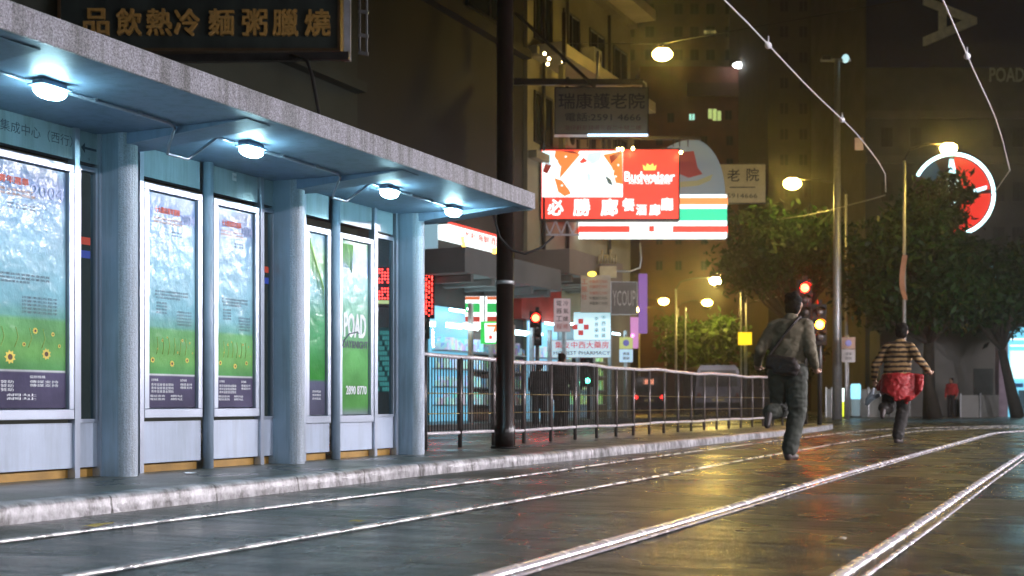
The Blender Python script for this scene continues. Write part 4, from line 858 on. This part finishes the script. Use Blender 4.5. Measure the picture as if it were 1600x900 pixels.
wa = zx(-4.15, 8, 27, 5.5, 'left tram wire descending from top centre towards the grey mast', [V(1383, 272, 26.8), V(1384, 300, 28)])
wb = zx(-1.75, 8, 26, 5.5, 'right tram wire descending steeply at the right edge', [V(1578, 266, 26.3), V(1551, 305, 30)])
for wr, X, y in ((wa, -4.15, 17.0), (wb, -1.75, 18.6), (wa, -4.15, 22.0)):
    m = MB(); c = Vector((X + .05 * math.sin(y * .35), y, 5.5 + .03 * math.cos(y * .8))); m.tube([c + Vector((0, -.12, .0)), c + Vector((0, 0, -.01)), c + Vector((0, .12, .0))], [.02, .05, .02], WIRE, 10); m.tube([c, c + UZ * .12], .012, WIRE, 6); m.build('wire_clamp', wr)
m = MB(); m.obox(V(1342, 225, 26), UR * .09, UZ * .13, UN * .02, pm('tag_orange', (.5, .3, .12), .5)); m.build('wire_tag', wa)
for a0, a1, lab in (((1100, 335, 60), (1383, 305, 40), 'thin span wire crossing in front of the dark tree from the cream sign'), ((1180, 470, 70), (1395, 370, 45), 'thin span wire sagging over the tall signal towards the slim pole')):
    m = MB(); p0, p1 = V(*a0), V(*a1); m.tube([p0.lerp(p1, t) - UZ * .5 * math.sin(t * math.pi) for t in np.linspace(0, 1, 12)], .02, STEEL, 5); m.build('span_wire', tagd=(lab, 'wire'))
# ------------------------------------------------------------ trees
def tree(name, label, cx, cy, d, rx, ry, base_px, n, leaf, col, trunk=True, lean=0., seed=1, ls=.16, group='street trees beyond the crossing', nb=26):
    r_ = np.random.default_rng(seed); s = d / FPX; c = V(cx, cy, d); base = V(base_px, 650, d); base.z = 0
    root = thing(name, label, 'tree' if trunk else 'bush', tuple(base), group)
    BARK = pm('bark', (.035, .028, .02), .85, var=.3, scale=6, bump=.5, bscale=20)
    m = MB(); RX, RZ = rx * s, ry * s
    tips = []
    fork = Vector((base.x, base.y, 0)).lerp(c, .55) if trunk else Vector((base.x, base.y, .2))
    m.tube([base, base.lerp(fork, .5) + UR * lean * .3, fork], [.26, .19, .15] if trunk else [.1, .08, .06], BARK, 10)
    for i in range(nb):
        a_ = r_.uniform(0, 2 * math.pi); e_ = r_.uniform(-.5, 1); q = c + UR * math.cos(a_) * RX * r_.uniform(.3, .98) + UN * math.sin(a_) * RX * .8 * r_.uniform(.2, .95) + UZ * RZ * e_ * .85
        mid = fork.lerp(q, .5) + Vector(r_.uniform(-.3, .3, 3)); m.tube([fork, mid, q], [.08, .05, .015], BARK, 6); tips.append(q); tips.append(mid.lerp(q, .6))
    m.build('trunk', root)
    vv, ff = [], []; T_ = np.array([tuple(t) for t in tips]); pick = r_.integers(0, len(T_), n)
    cen = T_[pick] + r_.normal(0, 1, (n, 3)) * np.array([.52, .52, .32]) * (RX * .34)
    u = r_.normal(0, 1, (n, 3)); u /= np.linalg.norm(u, axis=1)[:, None]; w = r_.normal(0, 1, (n, 3)); w -= u * (u * w).sum(1)[:, None]; w /= np.linalg.norm(w, axis=1)[:, None]
    L_ = ls * r_.uniform(.6, 1.4, n)[:, None]
    P0, P1, P2_, P3 = cen - u * L_, cen + w * L_ * .38, cen + u * L_, cen - w * L_ * .38
    Vn = np.stack([P0, P1, P2_, P3], 1).reshape(-1, 3)
    me = bpy.data.meshes.new('crown'); off = np.array(tuple(root.location)); me.from_pydata((Vn - off).tolist(), [], np.arange(4 * n).reshape(-1, 4).tolist()); me.materials.append(leaf)
    ob = bpy.data.objects.new('crown', me); COL.objects.link(ob); ob.parent = root
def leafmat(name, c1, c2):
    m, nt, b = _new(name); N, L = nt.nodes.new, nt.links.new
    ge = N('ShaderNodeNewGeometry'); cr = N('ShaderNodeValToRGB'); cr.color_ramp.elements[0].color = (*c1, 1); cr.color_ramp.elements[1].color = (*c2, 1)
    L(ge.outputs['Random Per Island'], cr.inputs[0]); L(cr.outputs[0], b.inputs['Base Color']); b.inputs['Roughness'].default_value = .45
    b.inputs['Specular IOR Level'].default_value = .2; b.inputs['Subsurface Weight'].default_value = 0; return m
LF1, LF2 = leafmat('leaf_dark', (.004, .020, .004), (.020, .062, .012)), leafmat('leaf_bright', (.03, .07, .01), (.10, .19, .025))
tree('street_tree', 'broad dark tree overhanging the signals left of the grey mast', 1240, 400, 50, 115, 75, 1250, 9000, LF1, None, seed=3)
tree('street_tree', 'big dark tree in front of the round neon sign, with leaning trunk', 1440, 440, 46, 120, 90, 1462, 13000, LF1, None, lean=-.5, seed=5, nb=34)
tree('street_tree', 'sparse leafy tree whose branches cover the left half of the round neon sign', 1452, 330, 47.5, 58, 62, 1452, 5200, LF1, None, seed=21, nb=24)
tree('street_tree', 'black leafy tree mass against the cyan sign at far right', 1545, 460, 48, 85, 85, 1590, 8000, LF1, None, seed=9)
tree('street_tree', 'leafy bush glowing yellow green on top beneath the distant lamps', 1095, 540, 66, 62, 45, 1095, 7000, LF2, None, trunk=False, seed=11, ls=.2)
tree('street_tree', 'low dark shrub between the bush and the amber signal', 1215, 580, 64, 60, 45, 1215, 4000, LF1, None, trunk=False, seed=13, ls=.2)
# ------------------------------------------------------------ street furniture beyond
def bollard(px, d, h, label, lo, hi):
    b2 = V(px, 650, d); b2.z = 0; root = thing('traffic_bollard', label, 'bollard', tuple(b2), 'lit traffic bollards')
    m = MB(); m.tube([b2, b2 + UZ * h * .5, b2 + UZ * h * .55], [.16, .17, .18], lo, 14); m.build('lower_shell', root)
    m = MB(); m.tube([b2 + UZ * h * .552, b2 + UZ * h * .95, b2 + UZ * h], [.19, .2, .15], hi, 14); m.build('upper_shell', root)
    m = MB(); m.tube([b2 + UZ * .0, b2 + UZ * .06], .24, DARK, 14); m.build('base_ring', root)
bollard(1315, 48, 1.15, 'glowing bollard, white top and yellow bottom, at the foot of the grey mast', em('bollard_yellow', (.75, .85, .05), 1.6), em('bollard_white', (.8, 1, .95), 2.2))
bollard(1337, 50, 1.35, 'pale blue lit bollard right of the yellow bollard', em('bollard_grey', (.25, .35, .4), .5), em('bollard_blue', (.3, .75, 1), 1.4))
HO = pm('hoarding_paint', (.26, .26, .24), .5, var=.12, scale=2)
def hoarding(px0, px1, d, h, label):
    a, b2 = V(px0, 650, d), V(px1, 650, d); a.z = b2.z = 0; m = MB(); n = max(2, int((b2 - a).length / .8))
    for i in range(n):
        p0, p1 = a.lerp(b2, i / n), a.lerp(b2, (i + .94) / n); m.obox((p0 + p1) / 2 + UZ * h / 2, (p1 - p0) / 2, UZ * h / 2, UN * .06, HO)
        m.obox(p0 + UZ * (h / 2 + .04) + UN * .07, UR * .03, UZ * (h / 2 + .04), UN * .03, STEEL)
    m.build('barrier', tagd=(label, 'barrier', 'pale roadside barriers'), bevel=.01)
hoarding(1290, 1308, 51, 1.15, 'short pale barrier panel left of the glowing bollard')
hoarding(1322, 1425, 51, 1.15, 'long pale barrier behind the striped sweater runner')
hoarding(1500, 1562, 50.5, .9, 'low dark pale barrier under the dark window')
m = MB(); c = V(1164, 529, 60); m.obox(c, UR * .32, UZ * .3, UN * .05, em('yellow_sign_glow', (1, .7, .02), 1.3)); m.tube([c - UZ * .3 - UN * .1, V(1164, 648, 60)], .04, STEEL, 6); m.build('road_sign', tagd=('small yellow lit sign on a post left of the nearer runner', 'road sign'))
for px, py, lab in ((918, 565, 'right of two green signals between the railing and the pharmacy'), (902, 569, 'left of two green signals between the railing and the pharmacy')): signal(px, py, 36.5, lab, 2, .12, .075)
# vehicles
def vehicle(px, d, w, h, label, name, body, cat, tail=True, rear=True):
    b2 = V(px, 650, d); b2.z = 0; root = thing(name, label, cat, tuple(b2)); m = MB()
    prof_ = [(-w / 2, .28), (-w / 2, h * .55), (-w / 2 + .1, h * .92), (-w / 2 + .25, h), (w / 2 - .25, h), (w / 2 - .1, h * .92), (w / 2, h * .55), (w / 2, .28)]
    m.prism(prof_, b2, UR, UZ, UN, 4.2, body); m.build('body', root, bevel=.06)
    m = MB(); m.prism([(-w / 2 + .14, h * .58), (-w / 2 + .22, h * .9), (w / 2 - .22, h * .9), (w / 2 - .14, h * .58)], b2 + UN * .015, UR, UZ, UN, .01, pm('rear_glass', (.03, .035, .035), .1)); m.build('rear_window', root)
    for sx in (-1, 1):
        m = MB(); m.ball(b2 + UR * sx * (w / 2 - .16) + UZ * .92 + UN * .03, (.1, .04, .12), em('tail_light', (1, .03, .03), 8) if tail else pm('unlit_tail_light', (.2, .01, .01), .2), 10, 6, (UR, UN, UZ)); m.build('tail_light', root)
        m = MB(); q = b2 + UR * sx * (w / 2 - .18) - UN * .8 + UZ * .3; m.tube([q - UR * .1, q + UR * .1], .3, BLACK, 16); m.build('wheel', root)
    m = MB(); m.obox(b2 + UZ * .5 + UN * .05, UR * w * .48, UZ * .1, UN * .06, BLACK); m.build('bumper', root)
    m = MB(); m.obox(b2 + UZ * .72 + UN * .03, UR * .26, UZ * .06, UN * .01, em('number_plate', (.8, .6, .2), .3)); m.build('number_plate', root)
    return root, b2
v1, b2 = vehicle(1014, 72, 1.8, 2.1, 'dark red minibus with glowing tail lights seen through the railing', 'minibus', pm('minibus_paint', (.12, .04, .03), .25, var=.1), 'minibus')
m = MB(); m.obox(b2 + UZ * 1.8 + UN * .03, UR * .28, UZ * .14, UN * .02, em('route_sign', (1, .35, .2), 2.2)); m.build('route_sign', v1)
v2, b3_ = vehicle(1122, 55, 2.0, 2.25, 'lavender grey van with its roof showing above the railing end', 'van', pm('van_paint', (.13, .12, .19), .3, var=.05), 'van', tail=False)
v3, b4 = vehicle(940, 70, 1.8, 1.45, 'dark car waiting beyond the railing left of the minibus', 'car', pm('car_paint', (.03, .03, .035), .2), 'car', tail=False)

# ------------------------------------------------------------ people
def voxel(caps, size, name, mats=None, smooth=4, fold=0.):
    """grow one continuous skin over tapered limbs and ellipsoids"""
    mb = MB(); dm = pm('tmp', (.5, .5, .5))
    for c_ in caps:
        if c_[0] == 'e':
            _, c, r_, ax = c_; mb.ball(c, r_, dm, 20, 14, ax)
        else:
            p_, q_, r1_, r2_ = c_; p_, q_ = Vector(p_), Vector(q_); mb.ball(p_, r1_, dm, 14, 10); mb.ball(q_, r2_, dm, 14, 10)
            if (q_ - p_).length > 1e-4: mb.tube([p_, q_], [r1_, r2_], dm, 14)
    me = bpy.data.meshes.new('t'); me.from_pydata([tuple(v) for v in mb.v], [], mb.f)
    o = bpy.data.objects.new('t', me); COL.objects.link(o)
    rm = o.modifiers.new('r', 'REMESH'); rm.mode = 'VOXEL'; rm.voxel_size = size
    sm_ = o.modifiers.new('s', 'SMOOTH'); sm_.iterations = smooth; sm_.factor = .5
    dg = bpy.context.evaluated_depsgraph_get(); dg.update()
    out = bpy.data.meshes.new_from_object(o.evaluated_get(dg)); bpy.data.objects.remove(o); bpy.data.meshes.remove(me)
    if fold:
        from mathutils import noise as mn
        nv = [v.normal.copy() for v in out.vertices]
        for v, n_ in zip(out.vertices, nv):
            c = v.co; q = Vector((c.x * 9 + c.z * 5, c.y * 9, c.z * 13 - c.x * 4)); a_ = mn.noise(q) + .5 * mn.noise(q * 2.1 + Vector((3, 1, 7))); v.co = c + n_ * fold * (1 - 2.2 * abs(a_))
    out.materials.clear(); out.name = name
    for p_ in out.polygons: p_.use_smooth = True
    return out
def put(me, name, mat, parent=None, loc=None, rz=0):
    me.materials.append(mat); o = bpy.data.objects.new(name, me); COL.objects.link(o)
    if parent: o.parent = parent
    else: o.location = loc; o.rotation_euler = (0, 0, rz)
    return o
def hand(w, dirv, side, vox):
    """palm plus five unequal curled fingers at the wrist w, pointing along dirv"""
    w = Vector(w); d_ = Vector(dirv).normalized(); a = d_.cross(Vector((0, 1, 0)));
    if a.length < .2: a = d_.cross(Vector((1, 0, 0)))
    a.normalize(); n_ = a.cross(d_); out = [(w, w + d_ * .075, .026, .03)]
    for i, (o_, l_) in enumerate(((-.03, .066), (-.01, .078), (.01, .073), (.029, .056))):
        k0 = w + d_ * .085 + a * o_; k1 = k0 + (d_ * .8 + n_ * .6) * l_ * .5; k2 = k1 + (d_ * .1 + n_ * 1.0) * l_ * .4; k3 = k2 + (-d_ * .6 + n_ * .5) * l_ * .3
        out += [(k0, k1, .0115, .0105), (k1, k2, .0105, .0095), (k2, k3, .0095, .008)]
    t0 = w + d_ * .035 - a * .03 * side; t1 = t0 + (d_ * .5 - a * .7 * side + n_ * .4) * .04; t2 = t1 + (d_ * .6 + n_ * .7) * .032
    return out + [(t0, t1, .014, .012), (t1, t2, .012, .0095)]
SKIN = pm('skin', (.36, .21, .14), .5, var=.06, scale=12, bump=.05); HAIR = pm('black_hair', (.004, .0035, .003), .75, var=.3, scale=60, bump=.8, bscale=90, spec=.15)
def person(label, loc, rz, J, shirt, trousers, shoes, vox=.012, hands=True, sleeves='long', jacket=None, group=None, skin_col=None, hair=True):
    j = {k_: Vector(v) for k_, v in J.items()}; H = j['head']; sp = .5
    body = [('e', H, (.076, .095, .112), None), ('e', H + Vector((0, .035, -.045)), (.055, .06, .065), None), (H - Vector((0, .015, .06)), j['neck'], .055, .056), ('e', H + Vector((0, .1, -.01)), (.014, .02, .022), None),
            ('e', H + Vector((.077, 0, -.01)), (.012, .02, .032), None), ('e', H + Vector((-.077, 0, -.01)), (.012, .02, .032), None), ('e', H + Vector((0, .09, -.055)), (.024, .012, .010), None), ('e', H + Vector((.03, .086, .012)), (.016, .012, .010), None), ('e', H + Vector((-.03, .086, .012)), (.016, .012, .010), None),
            (j['neck'], j['chest'], .06, .12), (j['chest'] + Vector((-.06, 0, 0)), j['pelvis'] + Vector((-.05, 0, .05)), .105, .10), (j['chest'] + Vector((.06, 0, 0)), j['pelvis'] + Vector((.05, 0, .05)), .105, .10)]
    limbs = []
    for s_ in 'LR':
        body += [(j['neck'] - UZ * .04, j['sh' + s_], .055, .058), (j['sh' + s_], j['el' + s_], .05, .038), (j['el' + s_], j['wr' + s_], .037, .026),
                 (j['hip' + s_], j['kn' + s_], .082, .055), (j['kn' + s_], j['an' + s_], .054, .036), (j['an' + s_], j['toe' + s_], .036, .026)]
        if hands: body += hand(j['wr' + s_], j['wr' + s_] - j['el' + s_], 1 if s_ == 'R' else -1, vox)
        else: body += [(j['wr' + s_], j['wr' + s_] + (j['wr' + s_] - j['el' + s_]).normalized() * .13, .03, .022)]
    me = voxel(body, .0075 if hands else vox, 'person'); o = put(me, 'person', SKIN, None, loc, rz); tag(o, label, 'person', group)
    sh_ = [(j['neck'] - UZ * .03, j['chest'], .068, .135), (j['neck'] - UZ * .04, j['neck'] + UZ * .012, .074, .064), ('e', j['chest'] + Vector((0, -.05, .06)), (.165, .1, .12), None)]
    for sx in (-.075, .075): sh_ += [(j['chest'] + Vector((sx, 0, .02)), j['pelvis'] + Vector((sx * .9, 0, .08)), .118, .112)]
    sh_ += [('e', (j['chest'] + j['pelvis']) / 2 + Vector((0, -.02, 0)), (.19, .13, .2), None)]
    for s_ in 'LR':
        sh_ += [(j['neck'] - UZ * .035, j['sh' + s_], .064, .074), (j['chest'] + UZ * .05, j['sh' + s_], .105, .07), (j['sh' + s_], j['pelvis'] * .4 + j['sh' + s_] * .6, .068, .09)]
        if sleeves == 'long': sh_ += [(j['sh' + s_], j['el' + s_], .07, .058), (j['el' + s_], j['el' + s_].lerp(j['wr' + s_], .92), .056, .042)]
        else: sh_ += [(j['sh' + s_], j['sh' + s_].lerp(j['el' + s_], .8), .072, .066)]
    put(voxel(sh_, vox, 'shirt', smooth=3, fold=.007), 'shirt', shirt, o)
    tr = [('e', j['pelvis'] - UZ * .02, (.175, .13, .13), None)]
    for s_ in 'LR': tr += [(j['hip' + s_], j['kn' + s_], .115, .092), (j['kn' + s_], j['kn' + s_].lerp(j['an' + s_], .9), .09, .076), ('e', j['kn' + s_].lerp(j['an' + s_], .86), (.08, .08, .035), None)]
    put(voxel(tr, vox, 'trousers', smooth=3, fold=.008), 'trousers', trousers, o)
    for s_ in 'LR':
        f_ = (j['toe' + s_] - j['an' + s_]); f2 = f_.normalized(); heel = j['an' + s_] - UZ * .035 - Vector((0, .03, 0)) if f2.z > -.8 else j['an' + s_]
        put(voxel([(heel, j['toe' + s_], .042, .034), (j['an' + s_], j['toe' + s_].lerp(j['an' + s_], .5), .042, .036)], vox * .8, 'shoe'), 'shoe', shoes, o)
    hr = [('e', H + Vector((0, -.018, .028)), (.086, .095, .098), None), ('e', H + Vector((0, -.045, -.045)), (.074, .058, .07), None), ('e', H + Vector((.03, -.05, .05)), (.05, .05, .05), None), ('e', H + Vector((-.04, -.02, .08)), (.045, .06, .045), None)]
    me = voxel(hr, .008, 'hair', smooth=1, fold=.008); put(me, 'hair', HAIR, o)
    return o
OLIVE = pm('olive_shirt', (.12, .10, .062), .8, var=.25, scale=14, bump=.3, bscale=16); TEALT = pm('dark_green_trousers', (.036, .041, .031), .8, var=.25, scale=8, bump=.3, bscale=12); SHOE = pm('dark_shoe', (.03, .02, .018), .5)
q1 = G(1232, 722)
J1 = dict(pelvis=(-.02, 0, .94), chest=(0, .05, 1.25), neck=(0, .09, 1.44), head=(.01, .14, 1.595), shL=(-.165, .04, 1.365), shR=(.165, .06, 1.365), elL=(-.26, -.10, 1.13), elR=(.245, -.04, 1.10), wrL=(-.36, .10, 1.0), wrR=(.23, .14, .96),
          hipL=(-.10, 0, .90), hipR=(.08, 0, .90), knL=(-.14, .16, .53), knR=(.07, .06, .49), anL=(-.13, -.20, .50), anR=(.02, -.04, .09), toeL=(-.13, -.26, .37), toeR=(.03, .13, .045))
RZ = -R(6)
p1_ = person('person running along the rails in a dark shirt with a black sling bag', (q1.x, q1.y, .004), RZ, J1, OLIVE, TEALT, SHOE, .011)
def local(o, v): return Matrix.Rotation(o.rotation_euler.z, 4, 'Z') @ Vector(v) + Vector(o.location)
BAG = pm('black_bag_cloth', (.022, .014, .012), .6, var=.3, scale=20, bump=.4, bscale=40)
me = voxel([((-.15, -.13, 1.04), (.10, -.15, 1.0), .04, .045), ((-.15, -.13, .98), (.12, -.15, .94), .045, .05), ((-.08, -.15, .92), (.10, -.15, .90), .04, .045), ((-.16, -.1, 1.05), (-.19, .0, 1.07), .03, .025)], .012, 'sling_bag', fold=.005); bag = put(me, 'sling_bag', BAG, None, p1_.location.copy(), RZ)
tag(bag, 'black sling bag across the back of the nearer runner', 'bag')
me = voxel([((-.17, -.14, 1.05), (-.06, -.125, 1.2), .016, .016), ((-.06, -.125, 1.2), (.08, -.10, 1.38), .016, .016), ((.08, -.10, 1.38), (.12, .0, 1.46), .016, .016), ((.12, .0, 1.46), (.09, .13, 1.38), .016, .016)], .009, 'bag_strap', smooth=2); st = put(me, 'strap', BAG, bag)
# second runner
def stripes():
    m, nt, b = _new('striped_knit'); N, L = nt.nodes.new, nt.links.new
    tc = N('ShaderNodeTexCoord'); sp = N('ShaderNodeSeparateXYZ'); L(tc.outputs['Object'], sp.inputs[0])
    nz = N('ShaderNodeTexNoise'); nz.inputs['Scale'].default_value = 9; L(tc.outputs['Object'], nz.inputs[0])
    ad = N('ShaderNodeMath'); ad.operation = 'MULTIPLY_ADD'; ad.inputs[1].default_value = .03; L(nz.outputs[0], ad.inputs[0]); L(sp.outputs[2], ad.inputs[2])
    ml = N('ShaderNodeMath'); ml.operation = 'MULTIPLY'; ml.inputs[1].default_value = 14.5; L(ad.outputs[0], ml.inputs[0])
    fr = N('ShaderNodeMath'); fr.operation = 'FRACT'; L(ml.outputs[0], fr.inputs[0])
    cr = N('ShaderNodeValToRGB'); cr.color_ramp.elements[0].position = .42; cr.color_ramp.elements[0].color = (.03, .017, .01, 1); cr.color_ramp.elements[1].position = .52; cr.color_ramp.elements[1].color = (.30, .19, .08, 1)
    L(fr.outputs[0], cr.inputs[0]); L(cr.outputs[0], b.inputs['Base Color']); b.inputs['Roughness'].default_value = .9
    bp = N('ShaderNodeBump'); bp.inputs['Strength'].default_value = .4; bp.inputs['Distance'].default_value = .02; n2 = N('ShaderNodeTexNoise'); n2.inputs['Scale'].default_value = 30; L(tc.outputs['Object'], n2.inputs[0]); L(n2.outputs[0], bp.inputs['Height']); L(bp.outputs[0], b.inputs['Normal'])
    return m
q2 = G(1403, 695)
J2 = dict(pelvis=(-.02, 0, .93), chest=(0, .06, 1.25), neck=(.01, .10, 1.455), head=(.02, .15, 1.615), shL=(-.165, .06, 1.375), shR=(.165, .04, 1.375), elL=(-.32, .0, 1.13), elR=(.31, -.08, 1.20), wrL=(-.36, .1, .93), wrR=(.39, .10, 1.06),
          hipL=(-.10, 0, .90), hipR=(.08, 0, .90), knL=(-.17, .14, .53), knR=(.06, .06, .49), anL=(-.15, -.2, .52), anR=(.0, -.04, .09), toeL=(-.15, -.26, .40), toeR=(.01, .13, .045))
p2_ = person('person running farther up the track in a brown striped sweater, red jacket round the waist', (q2.x, q2.y, .004), RZ, J2, stripes(), pm('black_trousers', (.014, .012, .010), .8, bump=.3, bscale=12), SHOE, .011)
RJ = pm('red_jacket_cloth', (.32, .010, .012), .55, var=.2, scale=12, bump=.8, bscale=9)
jk = [('e', (-.02, -.01, .97), (.205, .155, .06), None)]
for a_ in range(0, 181, 6):
    t = R(180 + a_); x, y = .17 * math.cos(t), .14 * math.sin(t)
    jk.append(((x, y - .02, .97), (x * 1.2, y * 1.15 - .05, .70 + .03 * math.sin(a_ * .05) + (.03 if x < 0 else -.03)), .034, .026))
for i in range(8):
    x = .15 + .028 * i; jk.append(((x, -.05 - .02 * math.sin(i * 1.3), .985 - .004 * i), (x - .01, -.09 - .03 * math.sin(i * 1.1), .60 + .024 * i), .03, .024))
jk += [((-.18, -.02, .95), (-.30, .05, .82), .03, .025), ((-.18, -.06, .9), (-.27, -.02, .78), .03, .02), ((-.2, -.03, .86), (-.26, .0, .84), .03, .02)]
put(voxel(jk, .011, 'waist_jacket', smooth=2, fold=.010), 'waist_jacket', RJ, p2_)
me = voxel([((-.38, .13, .80), (-.44, .10, .64), .02, .05), ((-.44, .1, .64), (-.30, .12, .70), .045, .03), ((-.44, .1, .62), (-.47, .1, .58), .04, .03)], .011, 'carrier_bag'); cb = put(me, 'carrier_bag', pm('pale_plastic', (.5, .58, .66), .35, bump=.8, bscale=25), None, p2_.location.copy(), RZ); tag(cb, 'small pale plastic bag in the left hand of the striped sweater runner', 'bag')
# people standing
def standing(label, px, d, z0, hscale, shirt, trousers, rz, group=None):
    JS = dict(pelvis=(0, 0, .94), chest=(0, .02, 1.27), neck=(0, .02, 1.45), head=(0, .04, 1.61), shL=(-.19, 0, 1.40), shR=(.19, 0, 1.40), elL=(-.25, -.03, 1.13), elR=(.26, -.02, 1.13), wrL=(-.24, .1, .92), wrR=(.25, .06, .89),
              hipL=(-.09, 0, .9), hipR=(.09, 0, .9), knL=(-.11, .03, .49), knR=(.10, .01, .49), anL=(-.11, -.02, .09), anR=(.11, -.02, .09), toeL=(-.13, .14, .045), toeR=(.13, .14, .045))
    b2 = V(px, 650, d); o = person(label, (b2.x, b2.y, z0), rz, JS, shirt, trousers, SHOE, .016, False, group=group); o.scale = (hscale,) * 3
DKC = pm('dark_coat', (.02, .018, .018), .8, bump=.4, bscale=14)
standing('left of two people standing in dark clothes behind the railing', 843, 30.5, .0, .93, DKC, DKC, R(20)); standing('right, larger of two people standing in dark clothes behind the railing', 877, 28.5, .0, 1.0, DKC, DKC, R(-10))
standing('far person in a red top standing by the tree trunk near the dark window', 1487, 50, 0, .92, pm('red_top', (.4, .03, .03), .8), DKC, R(160))
# litter
def scrap(name, label, px, py, z, r_, mat, cat):
    c = G(px, py, z); m = MB(); n = 9; pts = [(c.x + r_ * math.cos(i * 2 * math.pi / n) * random.uniform(.6, 1.2), c.y + r_ * 1.3 * math.sin(i * 2 * math.pi / n) * random.uniform(.6, 1.2), z + .006 + random.uniform(0, .012)) for i in range(n)]
    m.add([(c.x, c.y, z + .016)] + pts, [(0, i + 1, (i + 1) % n + 1) for i in range(n)], mat); m.build(name, tagd=(label, cat))
scrap('paper_scrap', 'white scrap of paper on the paving in front of the second poster', 299, 741, .1, .05, WHITEP, 'litter')
YLF = pm('yellow_leaf', (.45, .33, .06), .6)
scrap('fallen_leaf', 'yellow leaf lying between the two kerbside rails', 558, 817, .0, .045, YLF, 'leaf')
scrap('fallen_leaf', 'cluster of yellow leaves in the gutter under the first kerb stones', 152, 823, .0, .07, YLF, 'leaf')
scrap('paper_scrap', 'small grey scrap lying between the two bright rails at lower right', 1316, 845, .0, .02, pm('grey_scrap', (.35, .35, .33), .6), 'litter')
# ------------------------------------------------------------ mist
hz = bpy.data.materials.new('mist'); hz.use_nodes = True; nt = hz.node_tree; nt.nodes.clear()
o = nt.nodes.new('ShaderNodeOutputMaterial'); pv = nt.nodes.new('ShaderNodeVolumePrincipled'); pv.inputs['Color'].default_value = (.9, .9, .88, 1); pv.inputs['Density'].default_value = .0014; pv.inputs['Anisotropy'].default_value = .91
nt.links.new(pv.outputs[0], o.inputs['Volume'])
m = MB(); m.box(-270, 270, -70, 270, -1, 48, hz); struct(m.build('haze', loc=(0, 0, -1)), 'stuff')
for o in list(bpy.data.objects):
    if '_w' in o: del o['_w']
